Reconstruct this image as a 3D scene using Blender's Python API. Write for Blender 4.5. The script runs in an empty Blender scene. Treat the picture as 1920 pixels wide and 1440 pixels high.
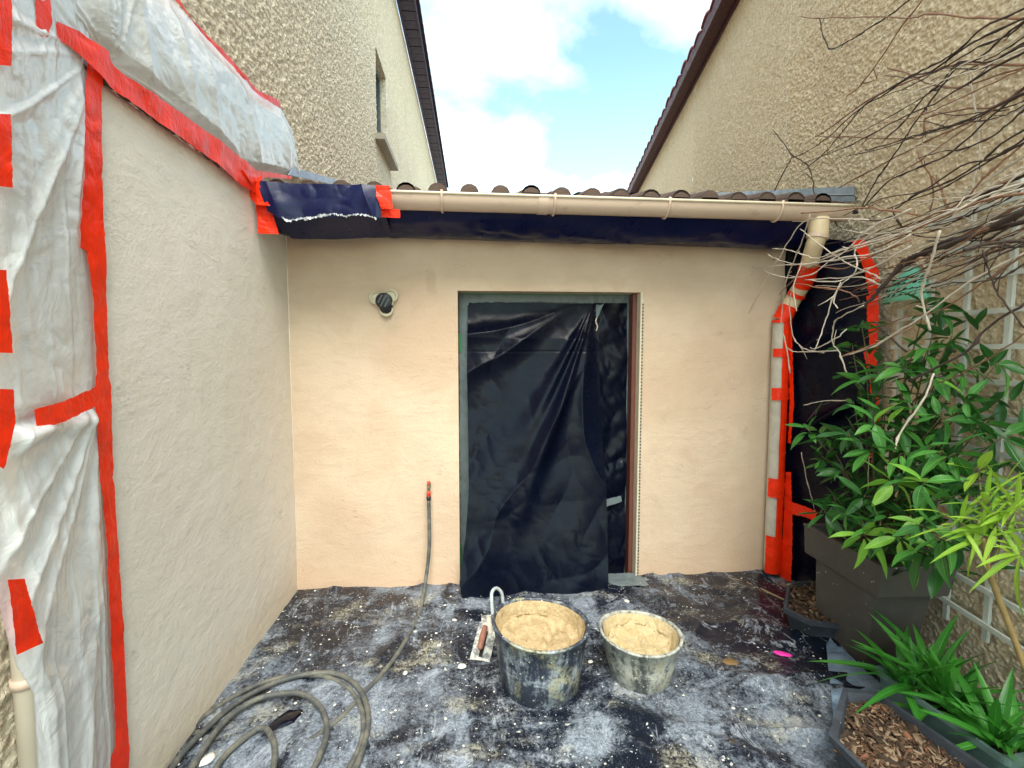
import bpy, math, random
import numpy as np
from mathutils import Vector, Matrix
random.seed(7); rng = np.random.default_rng(7)
sc = bpy.context.scene
COL = sc.collection
# ---------------------------------------------------------------- camera
F = 900.0; W0, H0 = 1920, 1440; CAMZ = 1.6
YAW = math.atan2(71, F); PITCH = math.atan2(65, F)
FW = np.array([math.sin(YAW)*math.cos(PITCH), math.cos(YAW)*math.cos(PITCH), -math.sin(PITCH)])
RT = np.array([math.cos(YAW), -math.sin(YAW), 0.0]); UP = np.cross(RT, FW)
CAM = np.array([0, 0, CAMZ])
cd = bpy.data.cameras.new('camera'); cam = bpy.data.objects.new('camera', cd); COL.objects.link(cam)
cd.sensor_width = 36; cd.lens = 36*F/W0; cd.clip_start = 0.05; cd.clip_end = 2000
m4 = Matrix.Identity(4)
for i in range(3):
    m4[i][0] = RT[i]; m4[i][1] = UP[i]; m4[i][2] = -FW[i]; m4[i][3] = CAM[i]
cam.matrix_world = m4; sc.camera = cam
# ---------------------------------------------------------------- light
SUN_EL = math.radians(57); SUN_AZ = math.radians(175)      # azimuth from +Y clockwise: behind the camera, a little to the right
world = bpy.data.worlds.new('World'); sc.world = world; world.use_nodes = True
wn = world.node_tree; wn.nodes.clear()
def WN(t): return wn.nodes.new(t)
wout = WN('ShaderNodeOutputWorld'); bg = WN('ShaderNodeBackground'); bg.inputs['Strength'].default_value = 0.15
sky = WN('ShaderNodeTexSky'); sky.sky_type = 'NISHITA'; sky.sun_disc = False
sky.sun_elevation = SUN_EL; sky.sun_rotation = SUN_AZ
gain = WN('ShaderNodeMix'); gain.data_type = 'RGBA'; gain.blend_type = 'MULTIPLY'; gain.inputs[0].default_value = 1
gain.inputs[7].default_value = (1.30, 1.50, 1.14, 1)
tc = WN('ShaderNodeTexCoord')
mp = WN('ShaderNodeMapping'); mp.inputs['Scale'].default_value = (1, 1, 1.5); mp.inputs['Location'].default_value = (2.1, 0.7, 0.2)
n1 = WN('ShaderNodeTexNoise'); n1.inputs['Scale'].default_value = 2.1; n1.inputs['Detail'].default_value = 7; n1.inputs['Roughness'].default_value = 0.55
n1.inputs['Distortion'].default_value = 0.25
rp = WN('ShaderNodeValToRGB'); rp.color_ramp.elements[0].position = 0.46; rp.color_ramp.elements[1].position = 0.82
sx = WN('ShaderNodeSeparateXYZ')
mr = WN('ShaderNodeMapRange'); mr.inputs[1].default_value = 0.0; mr.inputs[2].default_value = 0.50; mr.inputs[3].default_value = 0.18; mr.inputs[4].default_value = 0.0
ad = WN('ShaderNodeMath'); ad.operation = 'ADD'; ad.use_clamp = True
cm = WN('ShaderNodeMix'); cm.data_type = 'RGBA'; cm.inputs[7].default_value = (9.8, 8.9, 8.5, 1)
L = wn.links.new
L(tc.outputs['Generated'], mp.inputs[0]); L(mp.outputs[0], n1.inputs['Vector']); L(n1.outputs[0], rp.inputs[0])
L(tc.outputs['Generated'], sx.inputs[0]); L(sx.outputs['Z'], mr.inputs[0])
L(rp.outputs[0], ad.inputs[0]); L(mr.outputs[0], ad.inputs[1])
L(sky.outputs[0], gain.inputs[6]); L(gain.outputs[2], cm.inputs[6]); L(ad.outputs[0], cm.inputs[0])
L(cm.outputs[2], bg.inputs['Color']); L(bg.outputs[0], wout.inputs[0])
sd = bpy.data.lights.new('sun', 'SUN'); sun = bpy.data.objects.new('sun', sd); COL.objects.link(sun)
sd.energy = 2.4; sd.angle = math.radians(36); sd.color = (1.0, 0.95, 0.87)
sdir = Vector((math.sin(SUN_AZ)*math.cos(SUN_EL), math.cos(SUN_AZ)*math.cos(SUN_EL), math.sin(SUN_EL)))
sun.rotation_euler = sdir.to_track_quat('Z', 'Y').to_euler(); sun.location = (0, -5, 12)
vs = sc.view_settings; vs.view_transform = 'Standard'; vs.look = 'None'; vs.exposure = 1.18; vs.gamma = 1; vs.use_curve_mapping = False
sc.cycles.max_bounces = 8; sc.cycles.transparent_max_bounces = 12

# ---------------------------------------------------------------- geometry helpers
def ray(px, py): return FW*F + RT*(px-960) + UP*(720-py)
class Plane:
    """origin o, normal n (towards the camera side), in-plane axes a (horizontal) and b"""
    def __init__(s, o, n, a=None):
        s.o = np.array(o, float); s.n = np.array(n, float); s.n /= np.linalg.norm(s.n)
        if a is None:
            a = np.cross([0, 0, 1], s.n)
            if np.linalg.norm(a) < 1e-6: a = [1, 0, 0]
        s.a = np.array(a, float); s.a /= np.linalg.norm(s.a); s.b = np.cross(s.n, s.a)
    def px(s, x, y, off=0.0):
        d = ray(x, y); o = s.o + s.n*off
        return CAM + d*(np.dot(o-CAM, s.n)/np.dot(d, s.n))
def hz(x, y, z): d = ray(x, y); return CAM + d*((z-CAMZ)/d[2])
XL = -1.1772; YR = 3.1542
LW = Plane((XL, 0, 0), (1, 0, 0)); RW = Plane((0, YR, 0), (0, -1, 0))
ang = YAW + math.atan2(80, F)
RDIR = np.array([math.sin(ang), math.cos(ang), 0]); RN = np.array([-math.cos(ang), math.sin(ang), 0])
RO = RT*1.93; HW = Plane(RO, RN)           # wall of the right house
def rw(s, z, off=0.0):                     # point on the right wall
    p = RO + RDIR*s + RN*off; return np.array([p[0], p[1], z])

def hsh(xi, yi, seed):
    h = (xi*374761393 + yi*668265263 + seed*974634777) & 0xffffffff
    h = ((h ^ (h >> 13))*1274126177) & 0xffffffff
    return ((h ^ (h >> 16)) & 0xffffff)/float(0xffffff)
def vn(x, y, seed=0):
    x = np.asarray(x, float); y = np.asarray(y, float)
    xi = np.floor(x).astype(np.int64); yi = np.floor(y).astype(np.int64)
    fx = x-xi; fy = y-yi; fx = fx*fx*(3-2*fx); fy = fy*fy*(3-2*fy)
    return (hsh(xi, yi, seed)*(1-fx)+hsh(xi+1, yi, seed)*fx)*(1-fy) + (hsh(xi, yi+1, seed)*(1-fx)+hsh(xi+1, yi+1, seed)*fx)*fy
def fbm(x, y, seed=0, o=4, g=0.5):
    t = 0; a = 1; s = 0
    for k in range(o):
        t = t + a*vn(x*2**k+k*17.3, y*2**k-k*9.1, seed+k); s += a; a *= g
    return t/s
def ridge(x, y, seed=0): return (1-np.abs(2*vn(x, y, seed)-1))
def fold(a, b, th, freq, aniso, amp, seed, p=2.0):
    c, s = math.cos(th), math.sin(th); u = a*c+b*s; v = -a*s+b*c
    u = u + 0.25/freq*(fbm(u*freq*.4+7, v*freq*aniso*2, seed+50, 2)-.5)
    return amp*ridge(u*freq, v*freq*aniso, seed)**p
def crumple(a, b, f, amp, seed):
    w1 = fbm(a*f*.7, b*f*.7, seed+9, 2); t = 0; am = amp
    for k in range(3):
        th = 0.9*k+seed; c, s = math.cos(th), math.sin(th)
        u = (a*c+b*s)*f*1.7**k+w1; v = (-a*s+b*c)*f*1.7**k
        t = t + am*np.abs(2*vn(u, v*.6, seed+k)-1); am *= .55
    return t

def mesh_np(name, V, Fq, smooth=True):
    V = np.asarray(V, np.float32).reshape(-1, 3); Fq = np.asarray(Fq, np.int32)
    k = Fq.shape[1]; me = bpy.data.meshes.new(name)
    me.vertices.add(len(V)); me.vertices.foreach_set('co', V.ravel())
    me.loops.add(Fq.size); me.loops.foreach_set('vertex_index', Fq.ravel())
    me.polygons.add(len(Fq)); me.polygons.foreach_set('loop_start', np.arange(0, Fq.size, k, dtype=np.int32))
    if smooth: me.polygons.foreach_set('use_smooth', np.ones(len(Fq), bool))
    me.update(calc_edges=True); return me
def grid_faces(ny, nx, off=0, wrapx=False):
    i = np.arange(ny-1)[:, None]; j = np.arange(nx if wrapx else nx-1)[None, :]; j2 = (j+1) % nx
    a = i*nx+j; b = i*nx+j2; c = (i+1)*nx+j2; d = (i+1)*nx+j
    return np.stack([a, b, c, d], -1).reshape(-1, 4)+off
def grid_mesh(name, P, smooth=True):
    ny, nx = P.shape[:2]; return mesh_np(name, P.reshape(-1, 3), grid_faces(ny, nx), smooth)
class MB:
    """collects shapes into one mesh"""
    def __init__(s): s.v = []; s.f = []; s.n = 0; s.sm = []
    def add(s, V, Fs, smooth=False):
        V = [tuple(map(float, v)) for v in np.asarray(V, float).reshape(-1, 3)]
        s.v += V
        for f in Fs: s.f.append(tuple(int(i)+s.n for i in f)); s.sm.append(smooth)
        s.n += len(V); return s
    def box(s, c, size, R=None):
        h = np.array(size)/2; pts = np.array([[x, y, z] for x in (-1, 1) for y in (-1, 1) for z in (-1, 1)])*h
        if R is not None: pts = pts @ np.array(R).T
        return s.add(pts+np.array(c), [(0, 1, 3, 2), (4, 6, 7, 5), (0, 4, 5, 1), (2, 3, 7, 6), (0, 2, 6, 4), (1, 5, 7, 3)])
    def hexa(s, p):   # 8 corners: bottom 4 ccw, top 4 ccw
        return s.add(p, [(3, 2, 1, 0), (4, 5, 6, 7), (0, 1, 5, 4), (1, 2, 6, 5), (2, 3, 7, 6), (3, 0, 4, 7)])
    def prism(s, poly, z0, z1, inset=1.0, cap=True):
        poly = np.asarray(poly, float); c = poly.mean(0); n = len(poly); lo = c+(poly-c)*inset
        V = [(x, y, z0) for x, y in lo]+[(x, y, z1) for x, y in poly]
        fs = [(i, (i+1) % n, n+(i+1) % n, n+i) for i in range(n)]
        if cap: fs += [tuple(range(n))[::-1], tuple(range(n, 2*n))]
        return s.add(V, fs)
    def tube(s, pts, r, k=8, cap=True, smooth=True):
        pts = np.asarray(pts, float); n = len(pts); r = np.broadcast_to(np.asarray(r, float), (n,))
        T = np.gradient(pts, axis=0); T /= np.linalg.norm(T, axis=1)[:, None]+1e-9
        ref = np.array([0, 0, 1.]) if abs(T[0][2]) < .9 else np.array([1., 0, 0])
        U = np.cross(T[0], ref); U /= np.linalg.norm(U); V = []
        for i in range(n):
            U = U-T[i]*np.dot(U, T[i]); U /= np.linalg.norm(U)+1e-9; Bv = np.cross(T[i], U)
            for j in range(k):
                t = 2*math.pi*j/k; V.append(pts[i]+r[i]*(U*math.cos(t)+Bv*math.sin(t)))
        fs = [tuple(q) for q in grid_faces(n, k, 0, True)]
        if cap: fs += [tuple(range(k))[::-1], tuple(range((n-1)*k, n*k))]
        return s.add(V, fs, smooth)
    def lathe(s, prof, c=(0, 0, 0), k=48, deform=None, smooth=True, axis=None):
        V = []
        for r, z in prof:
            for j in range(k):
                t = 2*math.pi*j/k; p = np.array([r*math.cos(t), r*math.sin(t), z])
                if deform: p = deform(p, t)
                if axis is not None: p = axis @ p
                V.append(p+np.array(c))
        return s.add(V, [tuple(q) for q in grid_faces(len(prof), k, 0, True)], smooth)
    def mesh(s, name):
        me = bpy.data.meshes.new(name); me.from_pydata(s.v, [], s.f); me.polygons.foreach_set('use_smooth', s.sm); me.update(); return me
def catmull(pts, n=8):
    P = [np.array(p, float) for p in pts]; P = [2*P[0]-P[1]]+P+[2*P[-1]-P[-2]]; out = []
    for i in range(1, len(P)-2):
        for k in range(n):
            t = k/n; a, b, c, d = P[i-1:i+3]
            out.append(.5*((2*b)+(-a+c)*t+(2*a-5*b+4*c-d)*t*t+(-a+3*b-3*c+d)*t**3))
    out.append(P[-2]); return np.array(out)
def resample(pts, n):
    P = np.asarray(pts, float); d = np.r_[0, np.cumsum(np.linalg.norm(np.diff(P, axis=0), axis=1))]; t = np.linspace(0, d[-1], n)
    return np.stack([np.interp(t, d, P[:, k]) for k in range(P.shape[1])], 1)
# ---------------------------------------------------------------- objects
def put(name, me, m=None, parent=None, label=None, cat=None, group=None, kind=None, loc=None, rot=None):
    o = bpy.data.objects.new(name, me); COL.objects.link(o)
    if m is not None and me is not None and not me.materials: me.materials.append(m)
    if parent is not None: o.parent = parent
    if loc is not None: o.location = loc
    if rot is not None: o.rotation_euler = rot
    if label: o['label'] = label
    if cat: o['category'] = cat
    if group: o['group'] = group
    if kind: o['kind'] = kind
    return o
def part(name, me, m, parent, label=None, kind=None):   # vertices are in world space, parent may stand anywhere
    o = put(name, me, m, parent, label, kind=kind); p = parent; off = Vector((0, 0, 0))
    while p is not None: off += p.location; p = p.parent
    o.location = -off; return o
def thing(name, label, cat, loc=(0, 0, 0), group=None): return put(name, None, label=label, cat=cat, group=group, loc=Vector([float(v) for v in loc]))
# ---------------------------------------------------------------- materials
class NT:
    def __init__(s, name):
        s.m = bpy.data.materials.new(name); s.m.use_nodes = True; s.t = s.m.node_tree; s.t.nodes.clear()
        s.out = s.n('ShaderNodeOutputMaterial'); s.p = s.n('ShaderNodeBsdfPrincipled'); s.l(s.p.outputs[0], s.out.inputs[0]); s.obj = None
    def n(s, t, **k):
        nd = s.t.nodes.new(t)
        for a, b in k.items(): setattr(nd, a, b)
        return nd
    def l(s, a, b): s.t.links.new(a, b)
    def co(s, scale=(1, 1, 1), rot=(0, 0, 0), warp=0):
        g = s.n('ShaderNodeTexCoord'); mp = s.n('ShaderNodeMapping'); mp.inputs['Scale'].default_value = scale; mp.inputs['Rotation'].default_value = rot
        s.l(g.outputs['Object'], mp.inputs[0]); return mp.outputs[0]
    def noise(s, sc, det=4, rough=.5, v=None, dist=0):
        nd = s.n('ShaderNodeTexNoise'); nd.inputs['Scale'].default_value = sc; nd.inputs['Detail'].default_value = det
        nd.inputs['Roughness'].default_value = rough; nd.inputs['Distortion'].default_value = dist
        s.l(v if v is not None else s.co(), nd.inputs['Vector']); return nd.outputs[0]
    def voro(s, sc, v=None, feat='F1', rnd=1):
        nd = s.n('ShaderNodeTexVoronoi', feature=feat); nd.inputs['Scale'].default_value = sc; nd.inputs['Randomness'].default_value = rnd
        s.l(v if v is not None else s.co(), nd.inputs['Vector']); return nd
    def ramp(s, v, a, b, c0=0, c1=1):
        nd = s.n('ShaderNodeMapRange'); nd.interpolation_type = 'SMOOTHSTEP'
        for i, q in zip((1, 2, 3, 4), (a, b, c0, c1)): nd.inputs[i].default_value = q
        s.l(v, nd.inputs[0]); return nd.outputs[0]
    def math(s, op, a, b=None, clamp=False):
        nd = s.n('ShaderNodeMath', operation=op); nd.use_clamp = clamp
        for i, q in enumerate((a, b)):
            if q is None: continue
            if isinstance(q, (int, float)): nd.inputs[i].default_value = q
            else: s.l(q, nd.inputs[i])
        return nd.outputs[0]
    def mix(s, f, a, b, mode='MIX'):
        nd = s.n('ShaderNodeMix', data_type='RGBA', blend_type=mode)
        for i, q in ((0, f), (6, a), (7, b)):
            if isinstance(q, (int, float)): nd.inputs[i].default_value = q
            elif isinstance(q, tuple): nd.inputs[i].default_value = (*q, 1)
            else: s.l(q, nd.inputs[i])
        return nd.outputs[2]
    def base(s, c):
        if isinstance(c, tuple): s.p.inputs['Base Color'].default_value = (*c, 1)
        else: s.l(c, s.p.inputs['Base Color'])
        return s
    def rough(s, r):
        if isinstance(r, (int, float)): s.p.inputs['Roughness'].default_value = r
        else: s.l(r, s.p.inputs['Roughness'])
        return s
    def bump(s, h, dist=.01, st=1.0):
        b = s.n('ShaderNodeBump'); b.inputs['Distance'].default_value = dist; b.inputs['Strength'].default_value = st
        s.l(h, b.inputs['Height']); s.l(b.outputs[0], s.p.inputs['Normal']); return s
    def spec(s, v): s.p.inputs['Specular IOR Level'].default_value = v; return s
    def metal(s, v): s.p.inputs['Metallic'].default_value = v; return s
def simple(name, c, r=.6, var=.25, sc=12, bump=0, bsc=60, spec=.5, metal=0):
    t = NT(name); n = t.noise(sc, 5, .6)
    t.base(t.mix(n, tuple(x*(1-var) for x in c), tuple(min(1, x*(1+var)) for x in c))).rough(t.ramp(t.noise(sc*2, 3), .3, .7, max(.02, r-.1), min(1, r+.1))).spec(spec).metal(metal)
    if bump: t.bump(t.noise(bsc, 5, .6), bump)
    return t.m
# roughcast
def roughcast(name, c0, c1, dirt):
    t = NT(name); n = t.noise(26, 4, .6); b = t.noise(1.1, 5, .6); f = t.noise(150, 3, .7)
    c = t.mix(t.ramp(n, .3, .7), c0, c1); c = t.mix(t.ramp(b, .5, .75, 0, .55), c, dirt); c = t.mix(t.ramp(f, .62, .74, 0, .4), c, tuple(x*.35 for x in c0))
    vv = t.voro(58, t.co((1, 1, 1.25)), 'SMOOTH_F1'); pit = t.ramp(vv.outputs['Distance'], .45, .85); c = t.mix(t.math('MULTIPLY', pit, .26), c, tuple(x*.4 for x in c0))
    t.base(c).rough(.92).spec(.2).bump(t.math('SUBTRACT', t.math('ADD', t.math('MULTIPLY', t.noise(90, 5, .65), .6), t.math('MULTIPLY', t.noise(320, 3, .6), .25)), vv.outputs['Distance']), .011, 1.0); return t.m
M_rc_left = roughcast('roughcast_left', (.64, .535, .39), (.88, .77, .60), (.62, .53, .41))
M_rc_right = roughcast('roughcast_right', (.78, .62, .41), (.95, .81, .60), (.72, .58, .41))
def render_mat(name, cols, warm, seed, stains=()):
    t = NT(name); v = t.co(); big = t.noise(.9+seed*.1, 4, .5, v); mid = t.noise(4.2, 6, .65, v, .6); fine = t.noise(160, 4, .7, v)
    c = t.mix(t.ramp(big, .35, .65), cols[0], cols[1]); c = t.mix(t.ramp(mid, .5, .7, 0, .55), c, cols[2])
    g = t.n('ShaderNodeTexCoord'); s = t.n('ShaderNodeSeparateXYZ'); t.l(g.outputs['Object'], s.inputs[0])
    low = t.ramp(t.math('ADD', s.outputs['Z'], t.math('MULTIPLY', mid, .35)), .1, .55, .65, 0)
    c = t.mix(low, c, warm)
    c = t.mix(t.ramp(fine, .66, .76, 0, .3), c, tuple(x*.55 for x in cols[0]))
    for (sx_, sy_, sz_, ax_, az_, col_, k_) in stains:
        d_ = t.n('ShaderNodeVectorMath', operation='DISTANCE'); mpn = t.n('ShaderNodeMapping'); mpn.inputs['Scale'].default_value = (1/ax_, 0, 1/az_); t.l(g.outputs['Object'], mpn.inputs[0]); t.l(mpn.outputs[0], d_.inputs[0]); d_.inputs[1].default_value = (sx_/ax_, 0, sz_/az_)
        m_ = t.ramp(t.math('ADD', d_.outputs['Value'], t.math('MULTIPLY', t.math('SUBTRACT', t.noise(14, 5, .7), .5), 1.6)), .5, 1.1, k_, 0); c = t.mix(m_, c, col_)
    # trowel marks: thin long ridges in patches
    tm = t.noise(7, 5, .6, t.co((1, 1, 2.6), (.5, .35, .2)), 1.4); rid = t.math('ABSOLUTE', t.math('SUBTRACT', tm, .5)); rid = t.ramp(rid, 0, .010, 1, 0)
    swp = t.noise(3.2, 5, .6, t.co((1, 1, 3.4), (.3, .45, 0)), 1.6)
    c = t.mix(t.ramp(swp, .46, .70, 0, .22), c, tuple(x*.86 for x in cols[0]))
    msk = t.ramp(t.noise(4.4, 4, .6), .56, .70); rid = t.math('MULTIPLY', rid, msk)
    grain = t.math('ADD', t.math('MULTIPLY', t.noise(70, 5, .6), .5), t.math('MULTIPLY', t.noise(230, 3, .6), .35))
    h = t.math('ADD', t.math('ADD', grain, t.math('ADD', t.math('MULTIPLY', rid, .35), t.math('MULTIPLY', swp, .55))), t.math('MULTIPLY', mid, 1.6))
    t.base(c).rough(.85).spec(.25).bump(h, .005, .9); return t.m
M_render_left = render_mat('smooth_render_grey', [(.81, .745, .66), (.86, .80, .725), (.80, .72, .625)], (.76, .60, .42), 1)
M_render_back = render_mat('smooth_render_peach', [(.62, .455, .325), (.72, .565, .42), (.65, .46, .33)], (.70, .46, .30), 3, ((-.27, 0, 2.03, .045, .10, (.50, .34, .24), .45), (-.63, 0, 1.0, .16, .30, (.66, .47, .33), .3), (-.85, 0, 1.35, .25, .35, (.74, .58, .44), .4), (-.53, 0, 1.78, .07, .09, (.50, .40, .30), .4), (1.35, 0, 1.9, .25, .4, (.66, .53, .40), .25), (.2, 0, 2.1, .5, .12, (.62, .48, .35), .25)))
def film(name, c, r, amp, sc=20, spec=.5, coat=0, transp=0.0, c2=None, vec=(1, 1, 1), trl=0):
    t = NT(name); v = t.co(vec); n = t.noise(sc, 6, .6, v, .8); k = t.voro(sc*.55, t.noise_vec(v, sc) if hasattr(t, 'noise_vec') else v, 'DISTANCE_TO_EDGE').outputs['Distance']
    kk = t.ramp(k, 0, .12, 1, 0); fine = t.noise(sc*5, 4, .7, v)
    h = t.math('ADD', t.math('MULTIPLY', t.math('ABSOLUTE', t.math('SUBTRACT', n, .5)), 3), t.math('MULTIPLY', fine, .25))
    t.base(t.mix(t.ramp(fine, .3, .7), c, c2 or tuple(x*1.25 for x in c))).rough(t.ramp(n, .3, .7, r*.75, r*1.25)).spec(spec).bump(h, amp, .7)
    if coat: t.p.inputs['Coat Weight'].default_value = coat; t.p.inputs['Coat Roughness'].default_value = .2
    if trl:
        tb = t.n('ShaderNodeBsdfTranslucent'); tb.inputs[0].default_value = (*c, 1); m2 = t.n('ShaderNodeMixShader'); m2.inputs[0].default_value = trl; t.l(t.p.outputs[0], m2.inputs[1]); t.l(tb.outputs[0], m2.inputs[2]); last = m2.outputs[0]
    else: last = t.p.outputs[0]
    if transp:
        tr = t.n('ShaderNodeBsdfTransparent'); mx = t.n('ShaderNodeMixShader'); mx.inputs[0].default_value = transp
        t.l(last, mx.inputs[1]); t.l(tr.outputs[0], mx.inputs[2]); t.l(mx.outputs[0], t.out.inputs[0])
    return t.m
M_black = film('black_film', (.002, .003, .009), .28, .0009, 8, .16, c2=(.002, .004, .014))
M_navy = film('navy_film', (.002, .005, .040), .33, .0010, 7, .32, c2=(.004, .008, .060))
M_white = film('white_film', (.88, .90, .92), .12, .0050, 9, .9, transp=.08, c2=(.93, .95, .96), trl=.18, coat=.5)
M_clear = film('clear_film', (.25, .36, .50), .18, .006, 14, .8, transp=.35)
def tape_mat(name, c):
    t = NT(name); v = t.co(); n = t.noise(9, 6, .6, v, 1.2); w = t.noise(34, 5, .6, t.co((1, 1, .35)), .8)
    t.base(t.mix(t.ramp(n, .3, .7), tuple(x*.82 for x in c), c)).rough(.30).spec(.3).bump(t.math('ADD', n, t.math('MULTIPLY', w, .8)), .007, .8); return t.m
M_red = tape_mat('red_tape', (1.0, .035, .004)); M_grey_tape = tape_mat('grey_tape', (.17, .21, .22)); M_green_tape = simple('green_tape', (.01, .22, .08), .4)
M_torn = simple('torn_white_edge', (.6, .62, .66), .4, .3, 40)
M_pale_tape = tape_mat('pale_tape', (.62, .57, .48))
M_pvc = NT('sand_pvc'); _t = M_pvc; _d = _t.ramp(_t.noise(7, 6, .7, _t.co((1, 1, 2.5))), .55, .75, 0, .5)
_t.base(_t.mix(_d, (.66, .50, .39), (.30, .22, .15))).rough(.42); M_pvc = _t.m
M_brown_frame = simple('red_brown_frame', (.15, .05, .035), .5, .2, 8)
M_dark = simple('dark_void', (.01, .01, .012), .8)
M_tile = simple('clay_tile', (.10, .065, .05), .85, .7, 14, .004, 70)
M_tile_red = simple('red_clay_tile', (.24, .045, .05), .8, .5, 18, .003, 60)
M_soffit = simple('plum_soffit_board', (.030, .018, .050), .55, .25, 6)
M_fascia_red = simple('red_brown_fascia', (.075, .018, .022), .6, .4, 10)
M_zinc = simple('zinc_flashing', (.30, .33, .37), .4, .2, 8, .001, 30, metal=.55)
M_lead = simple('blue_grey_flashing', (.34, .40, .52), .45, .15, 6)
M_sill = simple('concrete_sill', (.36, .32, .26), .85, .3, 20, .003)
M_glass = simple('window_glass', (.02, .03, .035), .08, .1, 4, spec=.8)
M_frame_pale = simple('grey_window_frame', (.10, .12, .13), .4)
M_cream = simple('cream_plaster', (.70, .62, .46), .8, .15, 20, .003, 60)
M_orange = simple('orange_primer', (.75, .20, .07), .8, .5, 30)
M_spill = simple('mortar_spill', (.72, .61, .44), .9, .3, 25, .006, 90)
M_rubber = simple('black_rubber', (.018, .019, .022), .45, .3, 20)
M_brass = simple('dull_brass', (.35, .28, .18), .35, .2, 20, metal=.8)
M_redplastic = simple('red_plastic', (.6, .05, .02), .35)
# ================================================================ ground
g = MB(); g.box((0, 8, -.15), (60, 60, .26)); put('ground', g.mesh('ground'), simple('paving_concrete', (.25, .23, .2), .9, .3, 5, .003), kind='structure')
# tarpaulin on the floor ------------------------------------------------
def tarp_material():
    t = NT('splattered_floor_film'); v = t.co(); wv = t.noise(1.3, 3, .5, v)
    big = t.noise(1.5, 5, .55, v, .6); mid = t.noise(7, 8, .75, v, .5); fine = t.noise(48, 7, .82, v, .8)
    st = t.noise(16, 7, .75, t.co((1, .22, 1), (0, 0, .75)), 1.0)
    dust = t.math('ADD', t.math('MULTIPLY', mid, .50), t.math('MULTIPLY', fine, .95)); dust = t.math('ADD', dust, t.math('MULTIPLY', big, .75)); dust = t.math('ADD', dust, t.math('MULTIPLY', st, .30))
    smear = t.noise(2.3, 6, .62, t.co((1, .42, 1), (0, 0, .75)), .9); sm2 = t.noise(3.1, 6, .65, t.co((.5, 1, 1), (0, 0, -.35)), 1.2)
    patch = t.math('ADD', t.ramp(smear, .46, .66), t.math('MULTIPLY', t.ramp(sm2, .5, .66), .8), True)
    g_ = t.n('ShaderNodeTexCoord'); sx_ = t.n('ShaderNodeSeparateXYZ'); t.l(g_.outputs['Object'], sx_.inputs[0]); side = t.ramp(sx_.outputs['X'], .9, 2.0, .0, .14)
    d = t.ramp(t.math('SUBTRACT', t.math('ADD', dust, t.math('MULTIPLY', patch, .26)), side), 1.20, 1.62, .0, 1.0)
    d = t.math('MULTIPLY', d, t.ramp(t.noise(95, 5, .8, v, .5), .36, .60, .35, 1.0))
    c = t.mix(d, (.005, .008, .018), (.30, .35, .42))
    yl = t.math('MULTIPLY', t.ramp(t.noise(2.6, 5, .6, t.co((1, 1.5, 1), (0, 0, .4))), .54, .68), t.ramp(fine, .42, .6))
    c = t.mix(yl, c, (.36, .35, .28))
    crack = t.voro(9, t.co((1, 1, 1)), 'DISTANCE_TO_EDGE').outputs['Distance']
    # splashes: voronoi cells with a random radius
    for s_, th, dens, seed in ((34, .26, .40, 0), (80, .30, .35, 3), (19, .17, .30, 7)):
        warp = t.n('ShaderNodeMix', data_type='VECTOR'); warp.inputs[0].default_value = .05 if s_ < 60 else .02
        ntx = t.n('ShaderNodeTexNoise'); ntx.inputs['Scale'].default_value = s_*.8; t.l(v, ntx.inputs['Vector'])
        vv = t.co((1, 1.0+.25*seed/7, 1), (0, 0, seed)); t.l(vv, warp.inputs[4]); t.l(ntx.outputs['Color'], warp.inputs[5])
        vo = t.voro(s_, warp.outputs[1]); sp = t.n('ShaderNodeSeparateColor'); t.l(vo.outputs['Color'], sp.inputs[0])
        keep = t.ramp(t.math('ADD', sp.outputs[0], t.math('MULTIPLY', t.noise(1.9, 3, .5, t.co((1, 1, 1), (0, 0, seed+1.))), .8)), 1.12, 1.16)
        rad = t.math('MULTIPLY', sp.outputs[1], th); blob = t.ramp(t.math('SUBTRACT', rad, vo.outputs['Distance']), 0, .03)
        c = t.mix(t.math('MULTIPLY', blob, keep), c, (.50, .51, .49))
    rgh = t.ramp(d, 0, .6, .24, .8)
    rid = t.ramp(t.math('ABSOLUTE', t.math('SUBTRACT', t.noise(5, 5, .6, t.co((1, .5, 1), (0, 0, -.6)), 1.0), .5)), 0, .03, 1, 0)
    c = t.mix(t.math('MULTIPLY', rid, t.ramp(mid, .45, .6, 0, .6)), c, (.40, .44, .50))  # shine of the creases painted into the colour as pale lines
    t.base(c).rough(rgh).spec(.38).bump(t.math('ADD', t.math('MULTIPLY', rid, .5), t.math('ADD', mid, t.math('MULTIPLY', fine, .4))), .008, .7); return t.m
xs = np.linspace(XL-.0, 2.7, 400); ys = np.linspace(-1.2, YR+.0, 440); X, Y = np.meshgrid(xs, ys)
ta = hz(1330, 1290, 0); tb = hz(1540, 1440, 0)
z = .006+.010*fbm(X*2.2, Y*2.2, 3, 3)+fold(X, Y, .95, 3.2, .22, .020, 5, 4)*np.clip((X-.2)*1.2, .25, 1.2)+fold(X, Y, -.4, 4, .3, .014, 8, 6)+crumple(X, Y, 4, .010, 4)+crumple(X, Y, 11, .0035, 14)
z += fold(X, Y, 1.45, 5.5, .12, .034, 21, 6)*np.clip((X-.8)*2, 0, 1)*np.clip((2.7-Y)*1.5, 0, 1)+fold(X, Y, .6, 3.0, .10, .022, 31, 8)*np.clip(fbm(X*1.3, Y*1.3, 41, 2)*3-1, 0, 1)
tarp = grid_mesh('protective_floor_sheet', np.stack([X, Y, z], -1))
put('protective_floor_sheet', tarp, tarp_material(), label='black plastic sheet covering the floor, splashed with pale render dust', cat='plastic sheet')

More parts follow.
